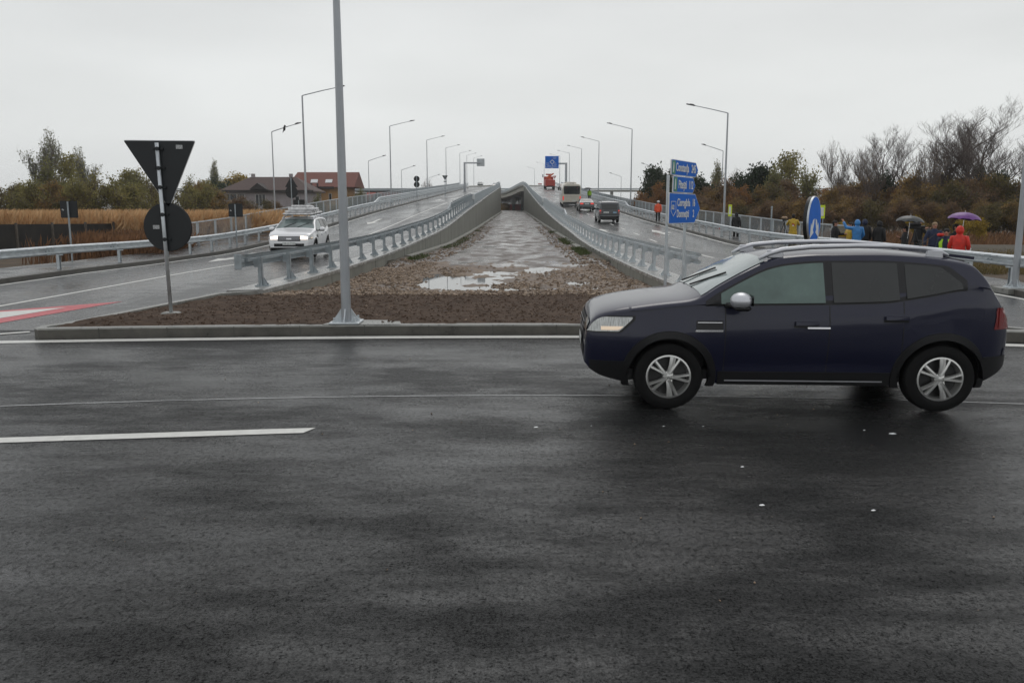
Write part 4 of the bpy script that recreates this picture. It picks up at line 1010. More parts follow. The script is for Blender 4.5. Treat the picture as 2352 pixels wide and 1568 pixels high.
sl_, sc2 = saloon(); tag(sl_, 'dark saloon car with lit tail lights between the bus and the grey van', 'car')
q = at(1347, 489, 97); put_rear(sl_, 4.68, q.x, 96.5, zfr)
fl_, fc = saloon(); tag(fl_, 'small dark car coming over the crest of the left ramp', 'car')
for o in kids(fl_):
    if o.name.startswith('tail_light'): o.data = o.data.copy(); o.data.materials[0] = M['black']
fl_.rotation_euler = (0, -.04, R(92)); fl_.location = (-10.0, 264, zL(264)+.0)
fc.endpatch('windscreen', M['glass_shield2'], fl_, -.3, .3, .60, .66, .01)
ft_, fc2 = suv(M['white_paint'], 'oncoming_car', False); tag(ft_, 'white car with bright headlights just behind the crest of the left ramp', 'car'); ft_.rotation_euler = (0, -.03, R(92)); ft_.location = (-5.3, 272, zL(272)-.1)
# ---------------------------------------------------------------- bus
def bus():
    t = empty('bus', (0,0,0)); L_, W_, H_ = 12., 2.55, 3.0; F = M['bus']
    def sec(x, k=0):
        a = W_/2-k; return [(x, -a, .34), (x, -a-.0, 1.35), (x, -a+.02, 2.3), (x, -a+.10, 2.75), (x, -a+.28, 2.93-k*.4), (x, 0, 2.99-k*.4)]
    b = MB(); st = [(0, .16), (.12, .04), (.4, 0), (L_-.35, 0), (L_-.08, .03), (L_, .14)]
    for x, k in st:
        h = sec(x, k); b.v += h+[(p[0], -p[1], p[2]) for p in h[-2::-1]]
    n = 11
    for i in range(len(st)-1):
        for k in range(n-1): b.f.append((i*n+k, i*n+k+1, (i+1)*n+k+1, (i+1)*n+k))
        b.f.append((i*n+n-1, i*n, (i+1)*n, (i+1)*n+n-1))
    b.f.append(tuple(range(n))); b.f.append(tuple((len(st)-1)*n+k for k in range(n)))
    b.build('body', F, t, R(35))
    b = MB(); x = L_+.006
    pts = [(-1.0, 1.62), (1.0, 1.62), (1.07, 1.75), (1.10, 2.5), (1.02, 2.68), (-1.02, 2.68), (-1.10, 2.5), (-1.07, 1.75)]
    b.prism(pts, L_-.05, L_+.014, 'x'); b.build('rear_window', M['glass'], t)
    for sd in (-1, 1):
        for i in range(6):
            MB().box((1.6+i*1.62, sd*(W_/2+.002), 1.92), (1.5, .03, .95)).build('side_window', M['glass'], t)
        MB().rbox((L_-.02, sd*1.12, 1.10), (.06, .16, .52), .02).build('tail_light', M['tail_on'], t)
        MB().box((L_+.016, sd*.72, 2.50), (.01, .2, .05)).build('upper_light', M['tail'] , t)
        for a in (2.7, 8.6):
            MB().lathe([(.2, -.14), (.46, -.14), (.48, -.10), (.48, .10), (.46, .14), (.2, .14)], 24, 'y', (a, sd*1.12, .48)).build('wheel', M['rubber'], t)
        b = MB(); b.rbox((-.2, sd*1.42, 2.1), (.12, .2, .45), .04); b.tube([(.1, sd*1.2, 2.5), (-.15, sd*1.4, 2.35)], .03, 6); b.build('door_mirror', M['black'], t)
    MB().box((L_-.02, 0, .45), (.12, 2.3, .26)).build('rear_skirt', M['black'], t)
    MB().box((L_+.01, 0, 1.30), (.03, 1.7, .012)).build('engine_cover_gap', M['concdark'], t)
    MB().box((L_+.01, .35, .78), (.03, .52, .12)).build('number_plate', M['plate'], t)
    MB().rbox((L_-1.6, 0, 3.05), (1.4, 1.3, .18), .05).build('roof_unit', F, t); MB().rbox((5, 0, 3.05), (2.0, 1.5, .2), .05).build('roof_unit', F, t); MB().rbox((L_-.5, 0, 3.02), (.3, .6, .1), .03).build('roof_vent', M['black'], t)
    return t
bs = bus(); q = at(1322, 474, 112); put_rear(bs, 12., q.x, 111.5, zfr); bs.rotation_euler.z = R(-91.5); bs.location.x -= .25
tag(bs, 'cream city bus seen from behind climbing the right ramp', 'bus')
# ---------------------------------------------------------------- red crane truck
t = empty('crane_truck', (0,0,0), label='red truck with folded orange loading crane near the top of the right ramp', cat='truck')
MB().rbox((0, 0, 1.6), (2.45, 5.5, 1.5), .06).build('cargo_body', M['truckred'], t); MB().rbox((0, 4.4, 2.0), (2.4, 1.9, 2.3), .12).build('cab', M['truckred'], t)
MB().box((0, -.2, .75), (2.2, 6.6, .3)).build('chassis', M['black'], t); MB().box((0, -2.85, .75), (2.3, .1, .35)).build('underrun_bar', M['black'], t)
b = MB(); b.rbox((.2, 2.7, 2.9), (.5, .5, 1.6), .05); b.tube([(.2, 2.6, 3.6), (-.7, .2, 2.7), (.9, -1.0, 3.9)], [.22, .2, .16], 8); b.build('crane_arm', M['orange'], t)
b = MB(); b.rbox((-.1, 1.2, 3.65), (1.6, .5, .35), .06); b.build('crane_jib', M['truckred'], t)
MB().rbox((-1.5, 3.9, 3.3), (.3, .3, .8), .05).build('exhaust_stack', M['galvdull'], t)
for sd in (-1, 1):
    for y in (-1.8, -.5, 4.0): MB().lathe([(.2, -.15), (.5, -.15), (.52, 0), (.5, .15), (.2, .15)], 20, 'x', (sd*1.05, y, .52)).build('wheel', M['rubber'], t)
    MB().box((sd*.95, -2.92, .85), (.35, .05, .14)).build('tail_light', M['tail_on'], t)
q = at(1263, 434, 209); t.location = (q.x, 211, zfr(q.x, 209)); t.rotation_euler = (.045, 0, R(1)); 
# ================================================================ street lamps
def lamp_proto(H, arm=2.35, base_r=.085, top_r=.05, name='street_lamp'):
    t = empty(name, (0,0,0))
    b = MB(); b.tube([(0,0,.02), (0,0,H*.5), (0,0,H)], [base_r, (base_r+top_r)/2, top_r], 12); b.build('pole', M['pole'], t, R(30))
    b = MB(); b.tube([(0,0,H-.05), (.05,0,H+.02), (arm*.55,0,H+.36), (arm,0,H+.62)], [top_r, .038, .034, .03], 8); b.build('arm', M['pole'], t, True)
    b = MB(); a = math.atan2(.26, .98)
    b.rbox((arm+.18, 0, H+.665), (.62, .24, .07), .025, (0, -a*.9, 0)); b.rbox((arm+.1, 0, H+.70), (.3, .16, .06), .02, (0, -a*.9, 0)); b.build('lamp_head', M['lampgrey'], t)
    b = MB(); b.rbox((0,0,.02), (.42,.42,.03), .008)
    for k in range(4):
        q = k*math.pi/2; c, s_ = math.cos(q), math.sin(q)
        b.add([(c*.07-s_*.008, s_*.07+c*.008, .035), (c*.19-s_*.008, s_*.19+c*.008, .035), (c*.07-s_*.008, s_*.07+c*.008, .22), (c*.07+s_*.008, s_*.07-c*.008, .035), (c*.19+s_*.008, s_*.19-c*.008, .035), (c*.07+s_*.008, s_*.07-c*.008, .22)], [(0,1,2),(3,5,4),(1,4,5,2),(0,2,5,3)])
        d, e = math.cos(q+math.pi/4)*.2, math.sin(q+math.pi/4)*.2; b.tube([(d, e, .03), (d, e, .10)], .016, 6); b.tube([(d, e, .034), (d, e, .055)], .03, 6)
    b.build('base_plate', M['galv'], t)
    return t
lampA = lamp_proto(9.3); lampB = lamp_proto(8.2, 2.3, .08, .045)
OR = ['first', 'second', 'third', 'fourth', 'fifth', 'sixth', 'seventh', 'eighth', 'ninth', 'tenth', 'eleventh', 'twelfth', 'thirteenth', 'fourteenth', 'fifteenth', 'sixteenth', 'seventeenth', 'eighteenth', 'nineteenth', 'twentieth']
used = {}
def lamp(proto, x, y, z, rz, label, group, sc_=None):
    o = proto if not used.get(proto.name) else copy_tree(proto)
    used[proto.name] = 1; o.location = (x, y, z); o.rotation_euler.z = rz
    o.scale = sc_ or (1, 1, 1)
    tag(o, label, 'street lamp', group); return o
G1, G2 = 'street lamps along the ramps', 'street lamps along the side roads'
for i, (u, v, Y) in enumerate(((694,220,57), (895,290,96), (980,322,132), (1024,340,167), (1056,352,205), (1072,357,240), (1088,363,275))):
    q = at(u, v, Y); z = zl(Y, xLo(Y))+.12; h = q.z-z
    lamp(lampA, q.x, Y, z, R(4), 'tall street lamp, %s from the camera along the left ramp' % OR[i], G1, (1, 1, h/9.3) if i else (1, 1, h/9.3))
for i, (u, v, Y) in enumerate(((1672,260,58), (1452,297,95), (1376,325,130), (1336,342,162), (1308,352,195), (1286,359,230), (1228,388,330), (1250,377,290))):
    q = at(u, v, Y); z = zr(Y, xRo(Y))+.12; h = q.z-z
    lamp(lampA, q.x, Y, z, R(176), 'tall street lamp, %s from the camera along the right ramp' % OR[i], G1, (1, 1, h/9.3))
for i, (u, v, Y) in enumerate(((624,303,80), (846,370,132), (922,391,165), (985,409,205))):
    q = at(u, v, Y); lamp(lampB, q.x, Y, -.35, R(3), ['lower street lamp before the grey house with a bird on its arm', 'lower street lamp left of the red roofs', 'lower street lamp by the twin round sign backs', 'lower street lamp farthest along the left side road'][i], G2, (1, 1, (q.z+.35)/8.2))
for i, (u, v, Y) in enumerate(((1661,347,108), (1508,386,152), (1427,406,195))):
    q = at(u, v, Y); lamp(lampB, q.x, Y, -.35, R(177), ['lower street lamp just left of the tall lamp by the arrow signs', 'lower street lamp behind the man in orange', 'lower street lamp farthest along the right side road'][i], G2, (1, 1, (q.z+.35)/8.2))
# the bare pole on the island, cropped by the top of the picture: full height lamp with arm out of view
q = P(796, 741, .17)
o = lamp(lampA, q.x, q.y, .165, R(90), 'large galvanised pole standing close by on the soil island', G1, (1.12, 1.12, 1.06))
for k in kids(o):
    if k.name.startswith('pole'): k.data = MB().tube([(0,0,.02), (0,0,5.0), (0,0,9.3)], [.070, .045, .034], 20).mesh('pole', M['pole'], R(40))
b = MB(); b.add([(q.x-.32, q.y-.22, .166), (q.x+.9, q.y-.20, .166), (q.x+.80, q.y+.30, .175), (q.x-.18, q.y+.34, .175)], [(0,1,2,3)]); b.prism([(q.x-.34, q.y-.21), (q.x+.88, q.y-.19), (q.x+.78, q.y+.26), (q.x-.22, q.y+.30)], .02, .172)
tag(b.build('lamp_footing', M['kerbtop']), 'concrete footing slab under the large pole', 'footing')
q = P(2330, 662, .12)
lamp(lampA, q.x, q.y, .12, R(176), 'large lamp pole cropped by the right edge of the photo', G1, (.9, .9, 1.05))
b = MB().box((q.x, q.y, .07), (.7, .7, .12)); tag(b.build('lamp_footing', M['kerbtop']), 'concrete footing under the lamp pole at the right edge', 'footing')
q = at(653, 296, 80); bd = MB(); bd.ball((q.x, q.y, q.z+.02), (.12, .10, .22), 8, 6); bd.ball((q.x+.06, q.y, q.z+.26), .09, 8, 6); bd.tube([(q.x-.06, q.y, q.z-.1), (q.x-.16, q.y, q.z-.38)], [.06, .02], 6); bd.tube([(q.x+.12, q.y, q.z+.26), (q.x+.2, q.y, q.z+.25)], [.03, .004], 5)
tag(bd.build('crow', M['black'], None, True), 'black bird perched on the arm of a street lamp', 'bird')
# ================================================================ signs
def clamps(t, zs, m='signback', y=0, wd=.2):
    b = MB()
    for z in zs: b.box((.0, y-.045, z), (wd, .02, .035)); b.tube([(-.05, y-.06, z), (-.05, y+.02, z)], .010, 5); b.tube([(.05, y-.06, z), (.05, y+.02, z)], .010, 5)
    return b.build('clamp', M[m], t)
def rounded(poly, r=.03, n=4):
    out_ = []; k = len(poly)
    for i in range(k):
        a, b_, c = Vector(poly[i-1]), Vector(poly[i]), Vector(poly[(i+1) % k]); u_ = (a-b_).normalized(); v_ = (c-b_).normalized()
        p0, p1 = b_+u_*r, b_+v_*r
        for j in range(n+1): s_ = j/n; out_.append(tuple(p0*(1-s_)**2+b_*2*s_*(1-s_)+p1*s_*s_))
    return out_
def plate(t, name, poly2, y, m, th=.012): return MB().prism(poly2, y, y+th, 'y').build(name, M[m], t)
def disc(cx, cz, r, n=40, rx=None): return [(cx+(rx or r)*math.cos(2*math.pi*k/n), cz+r*math.sin(2*math.pi*k/n)) for k in range(n)]
# the large sign seen from behind (triangle over disc)
q = P(388, 721, .15)
t = empty('road_sign', q, label='large black back of a triangular over a round road sign on the soil island', cat='road sign')
t.location.z = .24; t.location.x += .04
b = MB(); b.tube([(.003,0,-.15), (-.06,0,2.82)], .032, 14); b.build('pole', M['galv'], t, True)
tri = rounded([(-.64, 2.86), (.56, 2.85), (.055, 1.74)][::-1], .03)
plate(t, 'triangle_panel', tri, .05, 'signback', .02); b = MB()
b2 = plate(t, 'triangle_rim', rounded([(-.655, 2.872), (.575, 2.862), (.055, 1.715)][::-1], .04), .071, 'signwhite', .010)
cc_ = (.0, 1.38); plate(t, 'round_panel', disc(.01, 1.41, .408), .05, 'signback', .02); plate(t, 'round_rim', disc(.01, 1.41, .416), .071, 'signrim', .01)
for z, x in ((2.72, -.05), (2.40, -.045), (2.08, -.04), (1.62, -.03), (1.20, -.02)):
    b = MB(); b.box((x, .03, z), (.17, .03, .03)); b.tube([(x-.06, -.03, z), (x-.06, .04, z)], .010, 6); b.tube([(x, -.036, z), (x, .0, z)], .035, 10); b.build('clamp', M['signback'], t)
for x, z in ((.30, 2.755), (-.18, 1.41)):
    b = MB(); b.box((x, .046, z), (.11, .004, .065)); b.build('sticker', M['sticker'], t)
MB().rbox((0, 0, -.085), (.28, .25, .06), .02).build('footing', M['kerbtop'], t)
def back_sign(u, v0, v1, vb, Y, z0, kind, label, w_=None, rz=0):
    q = at(u, vb, Y); t = empty('road_sign', (q.x, Y, z0), rz, label=label, cat='road sign', group='backs of road signs'); top_ = at(u, v0, Y).z-z0; bot = at(u, v1, Y).z-z0
    b = MB(); b.tube([(0,0,0), (0,0,top_-.02)], .032, 8); b.build('pole', M['galvdull'], t)
    return t, top_, bot
def square_back(u, v0, v1, wpx, Y, z0, label, rz=0, stick=True):
    t, a, c = back_sign(u, v0, v1, v1, Y, z0, 0, label, rz=rz); w_ = wpx/FPX*Y/2
    plate(t, 'panel', rounded([(-w_, c), (w_, c), (w_, a), (-w_, a)], .03), .04, 'signback', .02); plate(t, 'rim', rounded([(-w_-.01, c-.01), (w_+.01, c-.01), (w_+.01, a+.01), (-w_-.01, a+.01)], .03), .061, 'signrim', .012)
    if stick: MB().box((-w_*.7, .036, c+(a-c)*.48), (.08, .004, .05), (0, .5, 0)).build('sticker', M['sticker'], t)
    return t
square_back(158, 462, 500, 38, 31, -.3, 'square black sign back at the far left before the reeds')
square_back(541, 468, 498, 31, 40, -.2, 'square black sign back before the dry reeds, left of the grey house', )
square_back(687, 459, 492, 25, 57, .2, 'square black sign back half hidden behind the white car load')
# triangle over disc beside the house
q = at(670, 455, 60); t = empty('road_sign', (q.x, 60, .3), label='triangle pointing up over a disc, sign backs in front of the grey house', cat='road sign', group='backs of road signs')
zt, zm, zc = at(670, 405, 60).z-.3, at(670, 430, 60).z-.3, at(670, 441, 60).z-.3; k_ = 60/FPX
MB().tube([(0,0,0), (0,0,zt-.1)], .035, 8).build('pole', M['galvdull'], t)
plate(t, 'triangle_panel', rounded([(-14.5*k_, zm), (14.5*k_, zm), (0, zt)], .04), .04, 'signback', .02); plate(t, 'round_panel', disc(0, zc, 14*k_), .035, 'signback', .02)
# twin discs far
q = at(957, 418, 105); t = empty('road_sign', (q.x, 105, 0), label='two black round sign backs stacked on one pole left of the crest', cat='road sign', group='backs of road signs')
k_ = 105/FPX; MB().tube([(0,0,0), (0,0,at(957,404,105).z)], .05, 8).build('pole', M['galvdull'], t)
for v in (411, 424): plate(t, 'round_panel', disc(0, at(957, v, 105).z, 6.6*k_), .05, 'signback', .03)
q = at(1022, 403, 128); t = empty('road_sign', (q.x, 128, 1), label='small inverted black triangle sign back against the sky', cat='road sign', group='backs of road signs'); k_ = 128/FPX
z = at(1022, 403, 128).z-1; MB().tube([(0,0,0), (0,0,z)], .05, 8).build('pole', M['galvdull'], t); plate(t, 'triangle_panel', [(-6.5*k_, z), (0, z-11*k_), (6.5*k_, z)], .05, 'signback', .03); plate(t, 'plate', [(-3*k_, z-14.5*k_), (3*k_, z-14.5*k_), (3*k_, z-12.5*k_), (-3*k_, z-12.5*k_)], .05, 'signback', .03)
# ---- lettering
def text(s, size, m, parent, loc, name='lettering', sx=1., align='LEFT', rot=(R(90), 0, 0)):
    cu = bpy.data.curves.new(name, 'FONT'); cu.body = s; cu.size = size; cu.extrude = .002; cu.align_x = align; cu.offset = size*.02
    o = bpy.data.objects.new(name, cu); col.objects.link(o); dg = bpy.context.evaluated_depsgraph_get(); dg.update()
    me = bpy.data.meshes.new_from_object(o.evaluated_get(dg)); bpy.data.objects.remove(o)
    me.materials.clear(); me.materials.append(m); o = bpy.data.objects.new(name, me); col.objects.link(o)
    o.parent = parent; o.location = loc; o.rotation_euler = rot; o.scale = (sx, 1, 1); return o
# ---- blue arrow direction signs (turned well away from the camera, so seen foreshortened)
base = P(1541, 690, .13); Yd = 16.9
q0 = at(1536, 500, Yd); rzd = R(60)   # panel normal turned to the left road
t = empty('direction_sign', (at(1537, 500, Yd).x, Yd, .1), rzd, label='two post sign with three blue arrow boards naming towns', cat='direction sign')
# local x runs to the arrow tip (to the right and away), panel faces local -y
kz = lambda v: at(1540, v, Yd).z-.1
LW = 1.28
for x, top_ in ((.04, 402), (1.18, 385)): MB().tube([(x, .06, -.1), (x, .06, kz(top_))], .032, 10).build('post', M['galv'], t)
def arrowboard(name, x0, w_, v0, v1, tipw, gr=None):
    z1, z0 = kz(v0), kz(v1); zm = (z0+z1)/2
    P1 = [(x0, z0), (x0+w_-tipw, z0), (x0+w_, zm), (x0+w_-tipw, z1), (x0, z1)]
    bo = plate(t, name, rounded(P1, .02, 3), .0, 'blue', .025)
    o = MB().prism(rounded([(x0-.012, z0-.012), (x0+w_-tipw+.006, z0-.012), (x0+w_+.014, zm), (x0+w_-tipw+.006, z1+.012), (x0-.012, z1+.012)], .02, 3), .003, .03, 'y').build('border', M['signwhite'], bo)
    if gr: MB().prism([(x0+.012, z0+.012), (x0+.21, z0+.012), (x0+.21, z1-.012), (x0+.012, z1-.012)], -.004, .0, 'y').build('green_field', M['green'], bo)
    return bo, z0, z1
b1_, z0, z1 = arrowboard('arrow_board', .08, 1.72, 366, 400, .17, 1)
text('Constanța', .235, M['signwhite'], b1_, (.31, -.006, z0+.08), sx=.86); text('245', .235, M['signwhite'], b1_, (1.32, -.006, z0+.08), sx=.86)
b = MB(); b.prism([(.13, z0+.05), (.18, z0+.05), (.20, z0+.15), (.185, z1-.05), (.155, z1-.05), (.14, z0+.15)], -.007, -.004, 'y'); b.build('motorway_symbol', M['signwhite'], b1_)
b2_, z0, z1 = arrowboard('arrow_board', .22, 1.42, 404, 440, .17, 1)
text('Pitești', .235, M['signwhite'], b2_, (.50, -.006, z0+.08), sx=.86); text('112', .235, M['signwhite'], b2_, (1.17, -.006, z0+.08), sx=.86)
b = MB(); b.prism([(.27, z0+.05), (.32, z0+.05), (.34, z0+.15), (.325, z1-.05), (.295, z1-.05), (.28, z0+.15)], -.007, -.004, 'y'); b.build('motorway_symbol', M['signwhite'], b2_)
b3_, z0, z1 = arrowboard('arrow_board', .0, 2.02, 444, 513, .36)
text('Ciorogârla', .22, M['signwhite'], b3_, (.46, -.006, z1-.25), sx=.88); text('16', .22, M['signwhite'], b3_, (1.45, -.006, z1-.25), sx=.88)
text('Domnești', .22, M['signwhite'], b3_, (.44, -.006, z0+.12), sx=.88); text('2', .22, M['signwhite'], b3_, (1.50, -.006, z0+.12), sx=.88)
zm = (z0+z1)/2; b = MB()
for a, c in (((.09, zm+.14), (.38, zm+.14)), ((.38, zm+.14), (.38, zm-.06)), ((.38, zm-.06), (.235, zm-.16)), ((.235, zm-.16), (.09, zm-.06)), ((.09, zm-.06), (.09, zm+.14))): b.tube([(a[0], -.003, a[1]), (c[0], -.003, c[1])], .007, 4)
b.build('shield_outline', M['signwhite'], b3_); text('602', .13, M['signwhite'], b3_, (.115, -.006, zm-.02), sx=.86)
# ---- blue round keep-either-side sign, edge on
Yo = 15.8; q = at(1871, 506, Yo)
t = empty('road_sign', (q.x, Yo, .0), R(56), label='round blue sign with two white arrows parting downwards, seen obliquely', cat='road sign')
cz = q.z; MB().tube([(0, .06, -.1), (0, .06, cz-.2)], .035, 10).build('pole', M['galv'], t)
Rs = .445; MB().prism(disc(0, cz, Rs, 56), .0, .10, 'y').build('sign_box', M['signback'], t); MB().lathe([(Rs-.012, -.002), (Rs+.006, -.004), (Rs+.008, .03), (Rs-.002, .03)], 56, 'y', (0, 0, cz)).build('rim', M['galv'], t)
MB().prism(disc(0, cz, Rs-.012, 56), -.006, .0, 'y').build('face', M['blue'], t)
def ar2(s_):
    # arrow slanting down and outwards: shaft from near centre-top to the lower outside head
    return [(s_*.02, cz+.00), (s_*.09, cz-.02), (s_*.24, cz-.19), (s_*.29, cz-.10), (s_*.35, cz-.33), (s_*.10, cz-.26), (s_*.16, cz-.22), (s_*.04, cz-.10)]
for s_ in (-1, 1):
    pp = [(s_*.03, cz+.02), (s_*.115, cz+.02), (s_*.235, cz-.145), (s_*.30, cz-.08), (s_*.31, cz-.315), (s_*.10, cz-.225), (s_*.165, cz-.185), (s_*.05, cz-.06)]
    pp = [(s_*.045, cz+.03), (s_*.14, cz+.00), (s_*.21, cz-.11), (s_*.27, cz-.05), (s_*.315, cz-.33), (s_*.07, cz-.23), (s_*.125, cz-.18), (s_*.06, cz-.07)]
    MB().prism(pp, -.010, -.006, 'y').build('arrow', M['signwhite'], t)
# ---- gantries
def gantry(u0, u1, v0, v1, up, Y, zg, label, front=True, vb=375):
    a, c = at(u0, v0, Y), at(u1, v1, Y); pst = at(up, vb, Y)
    t = empty('sign_gantry', (pst.x, Y, zg), label=label, cat='gantry sign', group='overhead sign gantries'); H_ = pst.z-zg
    MB().tube([(0,0,0), (0,0,H_+.15)], [.26, .2], 10).build('post', M['pole'], t)
    xe = (a.x+c.x)/2-pst.x; MB().box((xe/2, 0, H_), (abs(xe)+.2, .28, .28)).build('arm', M['pole'], t)
    x0, x1, z1, z0 = a.x-pst.x, c.x-pst.x, a.z-zg, c.z-zg; x0, x1 = min(x0, x1), max(x0, x1); z0, z1 = min(z0, z1), max(z0, z1)
    if front:
        bo = plate(t, 'panel', [(x0, z0), (x1, z0), (x1, z1), (x0, z1)], -.35, 'blue', .08)
        W_, H2 = x1-x0, z1-z0; cx, cz = x0+W_*.52, z0+H2*.52; b = MB()
        b.lathe([(.20*H2*.55, -.36), (.20*H2*.8, -.36), (.20*H2*.8, -.352), (.20*H2*.55, -.352)], 20, 'y', (cx, 0, cz))
        b.box((cx, -.36, cz-.22*H2), (.03*W_, .012, .22*H2)); b.box((cx, -.36, cz+.17*H2), (.03*W_, .012, .08*H2)); b.box((cx-.15*W_, -.36, cz), (.1*W_, .012, .03*H2)); b.box((cx+.15*W_, -.36, cz), (.1*W_, .012, .03*H2))
        b.box(((x0+x1)/2, -.36, z0+.10*H2), (W_*.97, .012, .018*H2)); b.build('roundabout_diagram', M['signwhite'], bo)
        b = MB()
        for fx_, fz, fw in ((.70, .90, .28), (.72, .80, .26), (.20, .42, .26), (.20, .31, .24), (.74, .42, .2), (.76, .31, .26), (.30, .19, .30), (.68, .19, .34), (.5, .05, .16)):
            for k in range(int(fw*22)): b.box((x0+W_*(fx_-fw/2+k/22.+.02), -.358, z0+H2*fz), (W_*.028, .012, H2*.042*(1 if k % 3 else .75)))
        b.build('place_names', M['signwhite'], bo)
        MB().box((x0+W_*.50, -.36, z0+H2*.80), (.05*W_, .012, .05*H2)).build('red_symbol', M['red'], bo)
    else:
        b = MB(); n_ = 8
        for k in range(n_): b.box(((x0+x1)/2, -.1+.3, z0+(z1-z0)*(k+.5)/n_), (x1-x0, .05, (z1-z0)/n_*.86))
        b.build('panel', M['galvdull'], t); MB().box((x0+(x1-x0)*.25, .1, (z0+z1)/2), (.12, .1, z1-z0)).box((x0+(x1-x0)*.78, .1, (z0+z1)/2), (.12, .1, z1-z0)).build('bracket', M['pole'], t)
    return t
gantry(1252, 1283, 359, 387, 1300.5, 150, 4.3, 'blue overhead direction sign on a bent grey post above the right ramp', vb=376)
gantry(1095, 1113, 364.5, 382, 1067, 172, 5.6, 'overhead sign seen from behind on a bent post above the left ramp', front=False, vb=374.5)
# give-way sign above the truck
q = at(1274, 404, 225); t = empty('road_sign', (q.x, 225, 8.2), label='small red and white inverted triangle sign above the red truck', cat='road sign')
z = q.z-8.2; k_ = 225/FPX; MB().tube([(0,0,0), (0,0,z)], .06, 6).build('pole', M['galvdull'], t); plate(t, 'panel', [(-4*k_, z), (0, z-7*k_), (4*k_, z)], -.06, 'red'); plate(t, 'face', [(-2*k_, z-1.2*k_), (0, z-4.6*k_), (2*k_, z-1.2*k_)], -.08, 'signwhite')
# yellow-framed narrow marker posts
for i, (u, v0, v1, Y) in enumerate(((1678, 470, 497, 54), (1890, 471, 502, 46))):
    q = at(u, v1, Y); t = empty('marker_post', (q.x, Y, -.3), R(-76), label=['narrow yellow framed sign on a thin post beside the tall right lamp', 'narrow yellow framed sign just right of the round blue sign'][i], cat='sign', group='yellow framed narrow signs')
    MB().tube([(0,0,0), (0,0,at(u, v0, Y).z+.2)], .03, 6).build('post', M['galvdull'], t); z0, z1 = q.z+.3, at(u, v0, Y).z+.3
    plate(t, 'panel', [(-.22, z0), (.22, z0), (.22, z1), (-.22, z1)], -.06, 'yellowflag', .02); plate(t, 'face', [(-.13, z0+.14), (.13, z0+.14), (.13, z1-.14), (-.13, z1-.14)], -.065, 'signwhite', .004)
q = at(1773, 476, 50); t = MB().tube([(0,0,0), (0,0,q.z+.3)], .045, 8).box((0, 0, q.z+.3), (.06, .2, .12)); tag(t.build('metal_post', M['galvdull'], None, False, (q.x, 50, -.3)), 'lone thin metal post behind the right railing', 'post')
# ================================================================ houses
def window(t, x, z, w_, h_, y=0, n=2, fm='winframe'):
    f = MB()
    for a in (-w_/2, w_/2): f.box((x+a, y-.05, z), (.07, .08, h_+.07))
    for c in (-h_/2, h_/2): f.box((x, y-.052, z+c), (w_, .08, .07))
    for k in range(1, n): f.box((x-w_/2+w_*k/n, y-.048, z), (.07, .07, h_))
    fo = f.build('window', M[fm], t); MB().box((x, y-.03, z), (w_, .03, h_)).build('pane', M['winglass'], fo); return fo
def hip(t, x0, x1, y0, y1, ze, zr_, m, hipx=2.5, ov=.7, name='roof'):
    a = [(x0-ov, y0-ov, ze), (x1+ov, y0-ov, ze), (x1+ov, y1+ov, ze), (x0-ov, y1+ov, ze)]; ym = (y0+y1)/2
    b = MB(); b.add(a+[(x0+hipx, ym, zr_), (x1-hipx, ym, zr_)]+[(p[0], p[1], ze-.22) for p in a], [(0,1,5,4),(1,2,5),(2,3,4,5),(3,0,4),(0,6,7,1),(1,7,8,2),(2,8,9,3),(3,9,6,0),(6,9,8,7)])
    return b.build(name, M[m], t)
Yh = 150; k_ = Yh/FPX; X = lambda u: (u-1176)*Yh/FPX; Z = lambda v: at(1176, v, Yh).z
t = empty('house', (0, 0, 0), label='wide grey lilac house with brown hipped roof and dark gabled dormer', cat='house')
MB().box(((X(524)+X(716))/2, Yh+5, Z(440)/2), (X(716)-X(524), 10, Z(440)), ).build('wall', M['wall_lilac'], t)
rf = hip(t, X(524), X(716), Yh, Yh+10, Z(438), Z(404), 'roof_brown', 3.4); MB().box((X(626), Yh-.75, Z(439.5)), (X(722)-X(516), .08, .4)).build('fascia', M['fascia'], rf)
for u in (548, 636): MB().box((X(u)+2, Yh+5, Z(403)), (.6, .6, 1.0)).build('chimney', M['wall_lilac'], rf)
b = MB(); b.add([(X(588), Yh-1.6, Z(436)), (X(628), Yh-1.6, Z(436)), (X(607), Yh-1.6, Z(421)), (X(588), Yh+3, Z(436)), (X(628), Yh+3, Z(436)), (X(607), Yh+3, Z(421))], [(0,1,2),(0,2,5,3),(1,4,5,2),(3,5,4)]); dm = b.build('dormer', M['fascia'], t)
for u, v, wp, hp, n in ((538, 453, 14, 14, 2), (549, 453, 8, 14, 1), (563, 453, 16, 13, 3), (607, 460, 22, 26, 3), (607, 486, 22, 14, 3), (690, 457, 9, 12, 1), (703, 470, 6, 20, 1)): window(t, X(u), Z(v), wp*k_, hp*k_, Yh, n)
Yh = 172; k_ = Yh/FPX
t = empty('house', (0, 0, 0), label='ochre house with red brown tiled roof and two bright skylights', cat='house')
MB().box(((X(704)+X(800))/2, Yh+5, Z(430)/2), (X(800)-X(704), 10, Z(430))).build('wall', M['wall_yellow'], t)
b = MB(); x0, x1 = X(668), X(822); b.add([(x0+1.0, Yh+5, Z(393)), (x1, Yh+5, Z(393)), (x1, Yh-1.2, Z(430)), (x0+.2, Yh-1.2, Z(430)), (x0+.2, Yh+11, Z(430)), (x1, Yh+11, Z(430))], [(0,3,2,1),(0,1,5,4),(3,4,5,2),(0,4,3),(1,2,5)]); rf = b.build('roof', M['roof_red'], t)
MB().box((X(740), Yh-1.28, Z(431.5)), (X(775)-X(702), .1, .45)).build('fascia', M['fascia'], rf)
